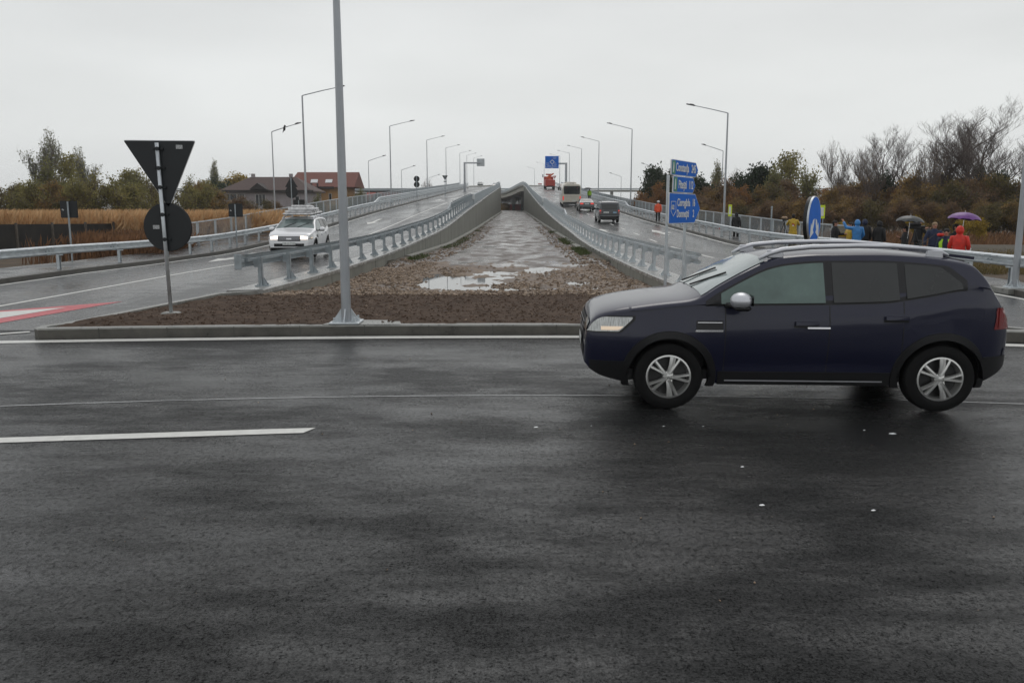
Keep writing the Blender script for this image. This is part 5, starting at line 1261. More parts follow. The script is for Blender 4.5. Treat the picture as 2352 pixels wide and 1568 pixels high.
for u in (728, 761): MB().box((X(u), Yh+.2+.55, Z(419)+.28), (1.4, 1.0, .12), (R(42), 0, 0)).build('skylight', M['signwhite'], rf)
MB().box((X(725), Yh-.8, Z(450)), (.3, .3, 5)).box((X(739), Yh-.8, Z(450)), (.3, .3, 5)).build('porch_post', M['fascia'], t)
MB().add([(X(703), Yh-3, Z(447)), (X(726), Yh-3, Z(449)), (X(722), Yh, Z(438)), (X(706), Yh, Z(438)), (X(703), Yh-3, Z(449)), (X(726), Yh-3, Z(451))], [(0,1,2,3),(0,4,5,1)]).build('porch_roof', M['roof_brown'], t)
for u, v in ((710, 458), (733, 452), (765, 452)): window(t, X(u), Z(v), 6*k_, 14*k_, Yh, 1)
Yh = 190; k_ = Yh/FPX
t = empty('house', (0, 0, 0), label='long low building with bright red roof and grey green gables', cat='house')
MB().box(((X(846)+X(1003))/2, Yh+4, Z(470)/2), (X(1003)-X(846), 8, Z(460))).build('wall', M['gable'], t)
b = MB(); x0, x1 = X(842), X(1006); b.add([(x0, Yh+4, Z(441)), (x1, Yh+4, Z(441)), (x1, Yh-.5, Z(462)), (x0, Yh-.5, Z(462)), (x0, Yh+9, Z(462)), (x1, Yh+9, Z(462))], [(0,3,2,1),(0,1,5,4),(3,4,5,2),(0,4,3),(1,2,5)]); b.build('roof', M['roof_bright'], t)
for u in (872, 934): b = MB(); a = 12*k_; b.prism([(X(u)-a, Z(475)), (X(u)+a, Z(475)), (X(u)+a, Z(456)), (X(u), Z(442)), (X(u)-a, Z(456))], Yh-1.5, Yh+2, 'y'); b.build('gable', M['gable'], t)
Yh = 210; t = empty('shed', (0,0,0), label='low dark roofed shed left of the grey house', cat='shed'); MB().box((X(508), Yh, Z(460)/2), (X(525)-X(490), 6, Z(452))).build('wall', M['roof_brown'], t); MB().box((X(506), Yh, Z(438)), (X(526)-X(480), 8, .5)).build('roof', M['fascia'], t)
Yh = 260; t = empty('warehouse', (0,0,0), label='long pale flat warehouse behind the red roofs', cat='warehouse'); MB().box((X(900), Yh, Z(450)/2), (X(990)-X(820), 20, Z(438))).build('wall', M['wall_lilac'], t); MB().box((X(900), Yh, Z(437.5)), (X(992)-X(818), 21, .7)).build('roof', M['galvdull'], t)
# pale garden sheds / parked things low behind the reeds
for i, (u, v, wp, hp, Y) in enumerate(((497, 488, 20, 9, 118), (592, 490, 26, 10, 100), (640, 492, 30, 11, 104))):
    q = at(u, v, Y); w_ = wp*Y/FPX; t = empty('garden_cabin', (q.x, Y, -.3), label=['low white roofed cabin at the left behind the reeds', 'low pale cabin in the middle behind the reeds', 'low pale teal cabin right behind the lamp post'][i], cat='cabin', group='low pale cabins behind the reeds')
    MB().box((0, 0, .8), (w_, 2, 1.7)).build('wall', M['wall_lilac'], t); MB().prism([(-w_/2-.2, 1.6), (w_/2+.2, 1.6), (w_/2, 1.95), (0, 2.1), (-w_/2, 1.95)], -1.2, 1.2, 'y').build('roof', mat('pale_roof%d' % i, [(.55,.56,.55), (.5,.52,.5), (.25,.40,.38)][i], .5), t)
# black sheet fence low at the far left
t = empty('sheet_fence', (0,0,0), label='low black sheet fence with concrete posts at the far left', cat='fence')
b = MB(); a, c = at(-60, 515, 42), at(262, 512, 50)
b.add([(a.x, a.y, -.4), (c.x, c.y, -.4), (c.x, c.y, 1.18), (a.x, a.y, 1.25), (a.x, a.y+.05, -.4), (c.x, c.y+.05, -.4), (c.x, c.y+.05, 1.18), (a.x, a.y+.05, 1.25)], [(0,1,2,3),(5,4,7,6),(3,2,6,7)]); b.build('panel', M['fencepanel'], t)
for k in range(5):
    p = a.lerp(c, k/4+.02 if k < 4 else 1); MB().box((p.x, p.y-.08, .42), (.10, .10, 1.75)).build('post', M['wood'], t)
# things under the bridge: a container and a digger-yellow hoarding
q = at(1187, 474, 330); t = MB().rbox((q.x, 330, 3.4), (5.5, 2.4, 2.5), .08); tag(t.build('container', M['truckred']), 'dull red site container seen under the bridge', 'container')
q = at(1158, 478, 345); t = MB().ball((0, 0, 1.0), (3.2, 2, 2.0), 10, 7); tag(t.build('spoil_heap', mat('ochre_earth', (.42, .26, .07), .9), None, True, (q.x, 345, 2.2)), 'ochre heap of earth seen under the bridge', 'heap')
q = at(1237, 428, 300); t = empty('barrier_board', (q.x, 285, 8.6), label='small red and white striped board far off above the left wall end', cat='board'); MB().box((0, 0, 1.2), (.1, .1, 2.4)).build('post', M['galvdull'], t)
for k in range(4): MB().box((0, -.06, 1.6+k*.3), (1.3, .05, .26)).build('stripe', M['red'] if k % 2 else M['signwhite'], t)
# ================================================================ vegetation
def tree_mesh(seed, H, spread, lean=0, depth=5, leaf=None, nleaf=0, lsize=.12, up=.25, trunk=.28, bark='barkgrey', r0=.10, kids_=(3,4), droop=0, minr=.007, crown0=.3, single=False, leafdepth=3):
    rnd = random.Random(seed); b = MB(); tips = []; tr = MB()
    def grow(p, d, L_, r, k):
        n = 4 if k < 2 else 3; pts = [p]; q = p.copy(); dd = d.copy()
        for i in range(n):
            dd = (dd+Vector((rnd.gauss(0, .12), rnd.gauss(0, .12), rnd.gauss(0, .06)+up*.22-droop*(k/5)*.3))).normalized(); q = q+dd*L_/n; pts.append(q.copy())
        rr_ = [max(minr, r*(1-.45*i/n)) for i in range(n+1)]
        (tr if k == 0 else b).tube(pts, rr_, 6 if k < 2 else (4 if k < 3 else 3), cap=False)
        if k >= leafdepth: tips.extend(pts[1:])
        if k >= depth: return
        m = rnd.randint(*kids_)+(1 if k == 0 else 0)
        for j in range(m):
            f = (crown0 if k == 0 else .25)+(1-(crown0 if k == 0 else .25))*(j+rnd.random()*.7)/m; f = min(.99, f); i = min(n-1, int(f*n)); s_ = f*n-i
            st = pts[i].lerp(pts[i+1], s_); az = rnd.random()*6.28; out_ = Vector((math.cos(az), math.sin(az), 0))
            sp_ = spread*(.7+.6*rnd.random()); nd_ = (dd*(1.0)+out_*sp_+Vector((0,0,up))).normalized()
            grow(st, nd_, L_*(.50+.25*rnd.random())*(1.05-.25*f if k == 0 else 1), max(minr, rr_[i]*.62), k+1)
    grow(Vector((0,0,-.4)), Vector((lean, 0, 1)).normalized(), H*.62, r0, 0)
    lf = None
    if leaf and tips:
        lf = MB()
        for _ in range(nleaf):
            p = rnd.choice(tips)+Vector((rnd.gauss(0, lsize*1.6), rnd.gauss(0, lsize*1.6), rnd.gauss(0, lsize*1.3)))
            if p.z < .15: p.z = .15+rnd.random()*.5
            s_ = lsize*(.5+rnd.random()); Rm = Euler((rnd.random()*6, rnd.random()*6, rnd.random()*6)).to_matrix()
            lf.add([p+Rm @ Vector(a)*s_ for a in ((-.5,-.28,0),(.5,-.3,0.1),(.55,.3,0),(-.45,.33,.1))], [(0,1,2,3)])
    return tr.mesh('trunk', M[bark], True, fix=False), b.mesh('crown', M[bark], False, fix=False), (lf.mesh('foliage', M[leaf], False, fix=False) if lf else None)
PR = {}
PR['bare_big'] = [tree_mesh(s_, 10, .80, 0, 6, None, 0, up=.32, r0=.17, kids_=(4,4), crown0=.10, minr=.0045, bark='bark') for s_ in (11, 12, 13)]
PR['bare_small'] = [tree_mesh(s_, 8, .55, 0, 5, 'l_brown', 700, .07, up=.4, r0=.09, kids_=(3,5), crown0=.15, minr=.007) for s_ in (21, 22)]
PR['brown'] = [tree_mesh(s_, 5.2, .75, 0, 5, lf_, 5200, .11, up=.30, r0=.07, kids_=(3,5), crown0=.02, leafdepth=2) for s_, lf_ in ((31, 'l_brown'), (32, 'l_rust'), (33, 'l_dkolive'), (34, 'l_mix'), (35, 'l_olive'))]
PR['olive'] = [tree_mesh(s_, 6.5, .7, 0, 5, lf_, 2400, .12, up=.32, r0=.09, kids_=(3,4), crown0=.08, leafdepth=3) for s_, lf_ in ((41, 'l_olive'), (42, 'l_poplar'))]
PR['pine'] = [tree_mesh(s_, 7, .95, 0, 4, 'l_pine', 6500, .20, up=.02, r0=.13, kids_=(5,6), crown0=.15, bark='bark', leafdepth=2) for s_ in (51, 52)]
PR['yellow'] = [tree_mesh(61, 7, .7, 0, 5, 'l_yellow', 4500, .17, up=.3, r0=.09, crown0=.15)]
PR['willow'] = [tree_mesh(71, 9.5, .42, .03, 5, 'l_willow', 2900, .14, up=.48, r0=.12, crown0=.10, kids_=(4,5))]
PR['poplar'] = [tree_mesh(81, 10, .30, 0, 5, 'l_poplar', 5200, .17, up=.8, r0=.10, crown0=.05, kids_=(4,5))]
tcount = {}
def tree(kind, x, y, h, label, wd=1., var=None, cat='tree', z=-.4, name='tree', group=None):
    pr_ = PR[kind]; k = tcount.get(kind, 0); tcount[kind] = k+1; tr, cr, lf = pr_[(var if var is not None else k) % len(pr_)]
    if 'h' not in tr: tr['h'] = sorted(v.co.z for v in cr.vertices)[int(len(cr.vertices)*.985)] if not lf else sorted(v.co.z for v in lf.vertices)[int(len(lf.vertices)*.985)]
    s_ = h/tr['h']; t = empty(name, (x, y, z), random.Random(k*7+len(kind)).random()*6.28, label, cat, group)
    t.scale = (s_*wd, s_*wd, s_)
    for nm, me in (('trunk', tr), ('crown', cr), ('foliage', lf)):
        if me: o = bpy.data.objects.new(nm, me); col.objects.link(o); o.parent = t
    return t
GR, GL = 'trees of the wood on the right', 'trees behind the reeds on the left'
def tp(kind, u, vtop, Y, label, wd=1., var=None, z=-.4, group=GR, name='tree', cat='tree'):
    q = at(u, vtop, Y); return tree(kind, q.x, Y, q.z-z, label, wd, var, cat, z, name, group)
# right: tall bare trees
tp('bare_big', 2212, 258, 74, 'tallest bare tree with wide spreading limbs at the right', 1.55, 2)
tp('bare_big', 2075, 298, 84, 'tall bare tree left of the widest one', 1.0, 1)
tp('bare_big', 2300, 285, 92, 'bare tree filling in behind the tallest one', 1.2, 0)
tp('bare_small', 2155, 330, 88, 'fine bare tree between the tallest one and the bare pair', 1.3, 1)
tp('bare_big', 2365, 300, 80, 'bare tree cropped by the right edge', 1.0, 1)
tp('bare_small', 1930, 345, 86, 'slim bare tree in the middle of the right wood', 1.0, 0); tp('bare_small', 1975, 352, 84, 'second slim bare tree just right of the middle one', .9, 1)
tp('bare_small', 2130, 345, 70, 'thin bare tree filling the gap between the two tallest', 1.1, 0); tp('bare_small', 2010, 352, 78, 'thin brown bare tree beside the tall bare pair', 1., 1)
tp('bare_small', 1708, 398, 120, 'pale bare tree behind the lamp by the arrow signs', 1.2, 0)
tp('olive', 1828, 350, 90, 'tall olive green tree in the right wood', 1.05, 0); tp('olive', 1800, 385, 86, 'shorter olive tree left of the tall olive one', 1.0, 1); tp('olive', 1868, 392, 84, 'olive brown tree right of the tall olive one', 1.0, 1)
tp('pine', 1762, 385, 92, 'dark pine left of the tall olive tree', .8, 0); tp('pine', 1742, 400, 96, 'small dark pine at the wood edge', .8, 1); tp('pine', 1735, 410, 100, 'low dark pine near the pale bare tree', .8, 0)
tp('pine', 1612, 410, 100, 'dark pine showing right of the blue arrow boards', 1.0, 1); tp('poplar', 1650, 380, 118, 'pale green poplar right of the blue arrow boards', .9)
tp('pine', 1488, 390, 112, 'dark pine at the left end of the wood', .75, 0); tp('pine', 1524, 402, 116, 'second dark pine beside the orange tree', .75, 1); tp('bare_small', 1545, 392, 130, 'thin bare tree behind the orange tree', 1., 1)
tp('brown', 1520, 425, 104, 'bright orange brown bushy tree behind the man in orange', 1.05, 1); tp('brown', 1490, 445, 100, 'low rusty bush at the left end of the wood', 1.1, 1); tp('brown', 1560, 440, 98, 'rusty bushy tree behind the blue boards', 1.1, 1); tp('brown', 1465, 452, 112, 'low brown bush touching the distant overpass', 1.2, 0)
tp('pine', 2230, 392, 78, 'dark evergreen below the tallest bare tree', .5, 0); tp('pine', 2030, 406, 80, 'dark evergreen below the bare pair', .5, 1); tp('pine', 2320, 402, 76, 'dark evergreen near the right edge', .5, 0)
rnd = random.Random(17); side_words = []
L3 = [(u, 418+22*rnd.random()-(12 if u > 2100 else 0), 62+10*rnd.random()+(2300-u)*.030) for u in range(1600, 2420, 27)]
for i, (u, v, Y) in enumerate(L3):
    tp('brown', u+rnd.uniform(-6, 6), v, Y, 'bushy brown thicket tree, number %s from the left in the back row' % (OR[i] if i < 20 else 'twenty %s' % OR[i-20]), 1.15, [0, 3, 0, 1, 0, 3, 2][i % 7] if u < 2200 else [2, 0, 3, 2][i % 4])
L4 = [(u, 458+20*rnd.random(), 56+6*rnd.random()+(2300-u)*.022) for u in range(1615, 2430, 31)]
for i, (u, v, Y) in enumerate(L4):
    tp('brown', u+rnd.uniform(-6, 6), v, Y, 'lower brown thicket bush, %s from the left in the front row' % (OR[i] if i < 20 else 'twenty %s' % OR[i-20]), 1.25, [3, 0, 3, 2, 0][i % 5] if u < 2250 else [2, 2, 3][i % 3], name='shrub', cat='shrub', group='front shrubs of the wood on the right')
for i, (u, v, Y) in enumerate(((2120, 500, 52), (2195, 508, 50), (1955, 512, 52), (2250, 505, 50))): tp('yellow', u, v, Y, ['yellow green bush behind the black umbrella', 'small yellow bush behind the purple umbrella', 'small yellow weed bush behind the blue raincoat', 'pale yellow bush at the right foot of the wood'][i], 1.2, name='shrub', cat='shrub', group='yellowish bushes at the foot of the wood')
# left
tp('willow', 62, 313, 92, 'tall pale willow leaning at the far left', .95, group=GL)
tp('olive', 165, 355, 96, 'yellowish green tree right of the willow', 1.1, 0, group=GL); tp('willow', 215, 350, 104, 'thin pale tree behind the yellowish one', .9, group=GL); tp('olive', 130, 372, 90, 'olive tree between willow and yellowish tree', 1.1, 1, group=GL)
tp('olive', 258, 392, 92, 'olive bush tree left of the big sign', 1.2, 0, group=GL); tp('olive', 300, 400, 88, 'mixed green tree behind the big triangular sign back', 1.2, 1, group=GL); tp('olive', 335, 396, 94, 'green tree partly hidden by the triangular sign back', 1.1, 0, group=GL)
for i, (u, v, Y, vr) in enumerate(((10, 430, 80, 2), (45, 425, 78, 4), (95, 422, 78, 4), (140, 425, 76, 3), (185, 420, 76, 4), (230, 425, 78, 2), (275, 425, 76, 4), (320, 428, 78, 4), (365, 425, 82, 2), (405, 428, 84, 4), (440, 425, 88, 3), (470, 430, 92, 2), (505, 440, 100, 3), (535, 455, 105, 0), (575, 462, 108, 2), (620, 462, 110, 2), (655, 468, 106, 0), (700, 470, 104, 0), (-25, 420, 76, 2))):
    tp('brown', u, v, Y, 'dense bush, %s from the left behind the reeds' % OR[i], 1.2, vr, group='bushes behind the reeds', name='shrub', cat='shrub')
tp('olive', 445, 412, 105, 'green tree between the big sign and the houses', 1.1, 1, group=GL); tp('olive', 480, 415, 112, 'olive tree left of the shed', 1.1, 0, group=GL)
tp('poplar', 499, 378, 190, 'thin tall poplar left of the grey house', .8, group=GL); tp('yellow', 508, 403, 175, 'bright yellow tree left of the grey house', 1.3, group=GL); tp('pine', 487, 418, 160, 'small dark evergreen beside the yellow tree', .9, group=GL)
tp('yellow', 757, 470, 100, 'golden bush before the ochre house', 1.1, group=GL); tp('olive', 735, 448, 104, 'green brown bush before the ochre house', 1.1, 1, group=GL); tp('olive', 812, 437, 110, 'dark green bush right of the large pole', 1.1, 1, group=GL); tp('brown', 840, 450, 112, 'dark bush right of the large pole, nearer the red roofs', 1.1, 2, group=GL); tp('yellow', 640, 484, 90, 'lime yellow bush by the lamp before the grey house', .8, group=GL)
tp('brown', 1345+320, 450, 96, 'rust bush between poplar and lamp', 1.1, 3)
tp('bare_small', 983+0, 418, 240, 'tiny bare tree above the red roofs', 1.0, 0, group=GL)
# ---- reeds, grass (uncountable)
def blades(name, n, fn, m, label, cat, h0, h1, wd):
    b = MB(); r = random.Random(n)
    for _ in range(n):
        x, y, z = fn(r); h = h0+(h1-h0)*r.random(); a = r.random()*3.14; dx, dy = math.cos(a)*wd*(.6+r.random()), math.sin(a)*wd; lx, ly = r.gauss(.12, .13)*h, r.gauss(0, .13)*h
        b.add([(x-dx, y-dy, z), (x+dx, y+dy, z), (x+dx*.8+lx*.5, y+dy*.8+ly*.5, z+h*.6), (x-dx*.8+lx*.5, y-dy*.8+ly*.5, z+h*.6), (x+lx*1.3+dx*1.6, y+ly*1.3, z+h*.85), (x+lx*1.6, y+ly*1.6, z+h)], [(0,1,2,3),(3,2,4,5)])
    return tag(b.build(name, M[m], fix=False), label, cat, kind='stuff')
def fre(r):
    while True:
        Y = 50+r.random()**1.5*28; x = r.uniform(-.64, -.27)*Y
        if fbm(x*.15, Y*.15, 3, 2) > .25: return x, Y, -.42
blades('reeds', 26000, fre, 'reed', 'field of dry golden reeds on the left', 'reeds', 1.5, 2.55, .028)
def fr2(r):
    Y = 36+r.random()*14; x = r.uniform(-.63, -.35)*Y-1.5
    if x < -.525*Y and Y < 48: x = -.40*Y-r.random()*4
    if x > -15.5: x = -15.6-r.random()*6
    return x, Y, -.42
blades('dark_reeds', 13000, fr2, 'reed2', 'darker brown reeds and weeds in front of the golden ones', 'reeds', .45, 1.4, .025)
def fg(r):
    Y = 30+r.random()**1.3*30; x = r.uniform(.36, .64)*Y+4; return x, Y, -.40
blades('verge_grass', 13000, fg, 'grass', 'dry brown grass at the foot of the wood on the right', 'grass', .06, .38, .012)
def fg3(r):
    Y = 46+r.random()*16; x = 16+r.random()*26; return x, Y, -.40
blades('tall_grass', 9000, fg3, 'reed2', 'tall brown grass between railing and wood', 'grass', .3, 1.1, .018)
def fg2(r):
    s_ = 1 if r.random() < .6 else -1; Y = 34+r.random()**1.5*55
    while fbm(Y*.3, s_*9, 3, 4) < .47: Y = 34+r.random()**1.5*55
    x = (xRi(Y)-.15-r.random()*.6) if s_ > 0 else (xLi(Y)+.4+r.random()*.5); return x, Y, tz(x, Y)+.05
blades('weeds', 2600, fg2, 'grassg', 'small green weeds along the foot of the median walls', 'weeds', .03, .13, .012)
# path and mud bank at the right
b = MB(); xs_ = fr(13.6, 75, 1.5)
for x in xs_:
    for y in (38.0, 38.4, 40.8, 41.2): b.v.append((x, y+(x-14)*.05+.3*math.sin(x*.4), -.20 if y in (38.4, 40.8) else -.42))
for i in range(len(xs_)-1):
    for k in range(3): b.f.append((i*4+k, i*4+4+k, i*4+5+k, i*4+k+1))
tag(b.build('path', M['pavement'], fix=False), kind='structure')
b = MB(); xs_ = fr(15, 75, .8)
for x in xs_:
    for k, (y, z) in enumerate(((43, -.42), (44.0, -.12), (45.2, .10), (46.8, -.05), (48.5, -.42))): b.v.append((x, y+(x-14)*.05+.4*fbm(x*.5, k, 3), z+(.25*(fbm(x*.7, k*2.1, 3)-.5) if 0 < k < 4 else 0)))
for i in range(len(xs_)-1):
    for k in range(4): b.f.append((i*5+k, i*5+5+k, i*5+6+k, i*5+k+1))
tag(b.build('mud_bank', M['verge'], None, True, fix=False), kind='structure')
# ================================================================ people
def skin_body(t, J, E, Rd):
    me = bpy.data.meshes.new('body'); me.from_pydata(J, E, []); me.materials.append(M['skin'])
    o = bpy.data.objects.new('body', me); col.objects.link(o); o.parent = t
    sk = o.modifiers.new('skin', 'SKIN'); sk.use_smooth_shade = True
    if not me.skin_vertices: 
        import bmesh
        b = bmesh.new(); b.from_mesh(me); b.verts.layers.skin.verify(); b.to_mesh(me); b.free()
    for i, v in enumerate(me.skin_vertices[0].data): v.radius = Rd[i] if isinstance(Rd[i], tuple) else (Rd[i], Rd[i]); v.use_root = (i == 0)
    sb = o.modifiers.new('sub', 'SUBSURF'); sb.levels = 1; sb.render_levels = 1
    dg = bpy.context.evaluated_depsgraph_get(); dg.update()
    m2 = bpy.data.meshes.new_from_object(o.evaluated_get(dg)); o.modifiers.clear(); o.data = m2; 
    m2.materials.clear(); m2.materials.append(M['skin']); return o
def person(x, y, z, rz, label, jacket, trousers='c_black', hair='hair_dark', hood=None, arms=None, coat=.0, bend=0, legs='stand', H=1.75, turn=0, vest=None, hat=None, group=None):
    """faces local -y"""
    t = empty('person', (x, y, z), rz, label, 'person', group); k = H/1.75; t.scale = (k, k, k)
    by = lambda z_: -bend*max(0, z_-.95)      # forward lean
    pel, spn, chs, nck, hb, hm, ht = (0,0,.95), (0,by(1.12),1.12), (0,by(1.34)-.0,1.34), (0,by(1.5),1.50), (0,by(1.58)-.01,1.575), (0,by(1.66)-.015,1.655), (0,by(1.72)-.01,1.73)
    sh = [(-.19,by(1.43),1.42), (.19,by(1.43),1.42)]
    A = arms or [((-.25,.02,1.15), (-.25,-.06,.90)), ((.25,.02,1.15), (.25,-.06,.90))]
    st = .12 if legs == 'walk' else .0
    L_ = [((-.10,0,.90), (-.105,-.02-st,.50), (-.11,.03+st,.09), (-.12,-.12+st,.04)), ((.10,0,.90), (.105,-.02+st*.2,.50), (.11,.03-st,.09), (.12,-.12-st,.04))]
    J = [pel, spn, chs, nck, hb, hm, ht]; Rd = [(.135,.10), (.125,.09), (.15,.10), (.055,.055), (.062,.07), (.078,.095), (.05,.065)]; E = [(i, i+1) for i in range(6)]
    for i in (0, 1):
        n = len(J); J += [sh[i], A[i][0], A[i][1]]; Rd += [.06, .045, .028]; E += [(2, n), (n, n+1), (n+1, n+2)]
        w0, e0 = Vector(A[i][1]), Vector(A[i][0]); d = (w0-e0).normalized(); n = len(J); J.append(tuple(w0+d*.06)); Rd.append((.038, .018)); E.append((n-1, n)); pm = n
        sx = d.cross(Vector((0,1,.3))).normalized()
        for f, (o_, l_) in enumerate(((-.026,.072), (-.009,.082), (.009,.077), (.026,.060))):
            a = w0+d*.095+sx*o_; c = a+d*l_*.8+Vector((0,-.02,-.01)); n = len(J); J += [tuple(a), tuple(c)]; Rd += [.009, .007]; E += [(pm, n), (n, n+1)]
        sgn = 1 if i == 0 else -1; a = w0+d*.05+Vector((sgn*.035, -.02, 0)); c = a+d*.04+Vector((sgn*.015, -.02, 0)); n = len(J); J += [tuple(a), tuple(c)]; Rd += [.010, .008]; E += [(pm, n), (n, n+1)]
        h, kn, an, toe = L_[i]; n = len(J); J += [h, kn, an, toe]; Rd += [.085, .055, .038, .03]; E += [(0, n), (n, n+1), (n+1, n+2), (n+2, n+3)]
    skin_body(t, J, E, Rd)
    hc = Vector(hm)
    f = MB(); f.tube([hc+Vector((0,-.085,.02)), hc+Vector((0,-.115,-.015)), hc+Vector((0,-.09,-.03))], [.010,.017,.010], 6); f.build('nose', M['skin'], t, True)
    for s_ in (-1, 1): f = MB(); f.ball(hc+Vector((s_*.032,-.088,.018)), .010, 6, 4); f.build('eye', M['black'], t); f = MB(); f.ball(hc+Vector((s_*.083,.0,-.005)), (.012,.022,.032), 6, 5); f.build('ear', M['skin'], t)
    f = MB(); f.box(hc+Vector((0,-.088,-.05)), (.042,.01,.010)); f.build('mouth', M['red'], t)
    # clothes
    b = MB(); hem = .86-coat
    def ring(z_, rx, ry, cy): return [(rx*math.cos(q*math.pi/8), cy+ry*math.sin(q*math.pi/8), z_) for q in range(16)]
    secs = [(hem, .20+coat*.18, .16+coat*.14), (.95 if coat < .1 else .80, .195+coat*.06, .15+coat*.05), (1.12, .18, .135), (1.32, .215, .15), (1.43, .205, .13), (1.50, .10, .09), (1.545, .075, .08)]
    rg = []
    for z_, rx, ry in secs: rg += ring(z_, rx, ry, by(z_))
    nseg = len(secs); b.add(rg, [(i*16+q, i*16+(q+1) % 16, (i+1)*16+(q+1) % 16, (i+1)*16+q) for i in range(nseg-1) for q in range(16)]+[tuple(range(16))])
    for i in (0, 1):
        s0 = Vector(sh[i]); e0, w0 = Vector(A[i][0]), Vector(A[i][1]); s1 = s0.lerp(Vector((0, s0.y, s0.z-.03)), .35)
        b.tube([s1, s0, s0.lerp(e0, .5), e0, e0.lerp(w0, .5), w0], [.085, .082, .072, .066, .058, .05], 10)
    b.build('jacket', M[jacket], t, True)
    if vest:
        b = MB(); rg = []
        for z_, rx, ry in ((.88, .205, .165), (1.12, .19, .15), (1.32, .225, .162), (1.44, .17, .14)): rg += ring(z_, rx, ry, by(z_))
        b.add(rg, [(i*16+q, i*16+(q+1) % 16, (i+1)*16+(q+1) % 16, (i+1)*16+q) for i in range(3) for q in range(16) if q not in ((11, 12) if vest == 'open' else ())]); v_ = b.build('hi_vis_vest', M['c_vest'], t, True)
        b = MB()
        for z_ in (1.02, 1.12): a = ring(z_, .205, .162, by(z_)); c = ring(z_+.04, .205, .162, by(z_)); b.add(a+c, [(q, (q+1) % 16, 16+(q+1) % 16, 16+q) for q in range(16) if q not in (11, 12)])
        b.build('reflective_band', M['signwhite'], v_)
    for i in (0, 1):
        h, kn, an, toe = L_[i]; b = MB(); b.tube([(h[0], h[1], .95), h, kn, an], [.11, .105, .075, .062], 10); b.build('trouser_leg', M[trousers], t, True)
        b = MB(); b.tube([(an[0], an[1]+.06, .045), (an[0], an[1], .05), (toe[0], toe[1]+.03, .04), (toe[0], toe[1]-.04, .03)], [.035, .05, .045, .025], 8, flat=1); b.build('shoe', M['black'], t, True)
    if hood:
        b = MB(); vs = []; fs = []; nn = 12
        for j in range(8):
            p = -1.0+j*(1.57+1.0)/7
            for i in range(nn):
                q = math.pi*2*i/nn; r_ = math.cos(p); yy = math.sin(q)*.135*r_; vs.append((math.cos(q)*.118*r_, max(yy, -.075)+by(1.66)+.005, 1.645+math.sin(p)*.145))
        fs = [(j*nn+i, j*nn+(i+1) % nn, (j+1)*nn+(i+1) % nn, (j+1)*nn+i) for j in range(7) for i in range(nn)]; keep = []
        for f_ in fs:
            c = sum((Vector(vs[q]) for q in f_), Vector())/4
            if c.y-by(1.66) < -.06 and 1.56 < c.z < 1.72: continue
            keep.append(f_)
        b.add(vs, keep); b.build('hood', M[hood], t, True)
    elif hat == 'helmet':
        b = MB(); b.ball((0, by(1.68), 1.70), (.125, .15, .095), 14, 8); b.lathe([(.10, 1.672), (.155, 1.668), (.155, 1.678)], 16, 'z', (0, by(1.68)-.01, 0)); b.build('helmet', M['c_white'], t, True)
    else:
        b = MB(); b.ball((0, by(1.7)+.022, 1.70), (.098, .11, .085), 12, 8); b.ball((0, by(1.65)+.045, 1.64), (.088, .07, .10), 12, 8); b.build('hair', M[hair], t, True)
    return t
def gp(u, vh, Y, H=1.75):
    q = at(u, vh, Y); return q.x, Y, q.z-H
UP = ((-.30,-.12,1.22), (-.16,-.36,1.38)); UPR = ((.30,-.12,1.22), (.16,-.36,1.38))
x, y, z = gp(1692, 489, 52, 1.72); person(x, y, z, R(150), 'person in black hooded coat standing alone behind the right guardrail', 'c_black', hood='c_black', coat=.15, H=1.72)
x, y, z = gp(1512, 462, 71, 1.76); person(x, y, z, R(-10), 'worker in bright orange jacket and white helmet on the right ramp pavement', 'c_orange', hat='helmet', coat=.05, H=1.76)
x, y, z = gp(1823, 493, 45, 1.76); pc = person(x, y, z, R(165), 'camera operator in long yellow raincoat seen from behind', 'c_yellow', coat=.35, arms=[UP, UPR], hood=None, H=1.76)
MB().prism([(-.10, 1.18), (.0, 1.15), (.06, 1.24), (.10, 1.30), (-.02, 1.26)], .152, .158, 'y').build('back_emblem', M['red'], pc); MB().prism([(-.03, 1.13), (.06, 1.14), (.03, 1.22), (-.03, 1.19)], .156, .162, 'y').build('back_emblem', M['signwhite'], pc)
def video_camera(x, y, z, rz, label, cover='c_grey', tripod=True):
    t = empty('video_camera', (x, y, z), rz, label, 'camera', 'video cameras on tripods')
    MB().rbox((0, 0, 1.52), (.16, .42, .20), .03).build('camera_body', M['black'], t); MB().rbox((0, .02, 1.60), (.24, .46, .14), .05).build('rain_cover', M[cover], t)
    b = MB(); b.tube([(0, -.2, 1.5), (0, -.36, 1.5)], [.05, .065], 10); b.build('lens', M['black'], t)
    for k in range(3): q = k*2.094+.5; MB().tube([(0, 0, 1.38), (math.cos(q)*.45, math.sin(q)*.45, .01)], [.02, .014], 6).build('tripod_leg', M['black'], t)
    return t
q = at(1803, 505, 44.3); video_camera(q.x-.02, 44.3, z, R(150), 'tripod camera under a pale cover, left of the yellow raincoat', 'c_beige')
x, y, z = gp(1919, 508, 35, 1.76); person(x, y, z, R(50), 'man in dark suit holding out a hand, right of the round blue sign', 'c_black', arms=[((-.27,0,1.17), (-.24,-.12,.95)), ((.30,-.10,1.2), (.12,-.36,1.22))], H=1.76)
x, y, z = gp(1954, 512, 36, 1.72); person(x, y, z, R(-80), 'person in yellow jacket facing the man in the suit, half hidden by the blue raincoat', 'c_yellow', arms=[((-.27,-.1,1.18), (-.2,-.42,1.2)), ((.25,.02,1.15), (.25,-.06,.92))], H=1.72)
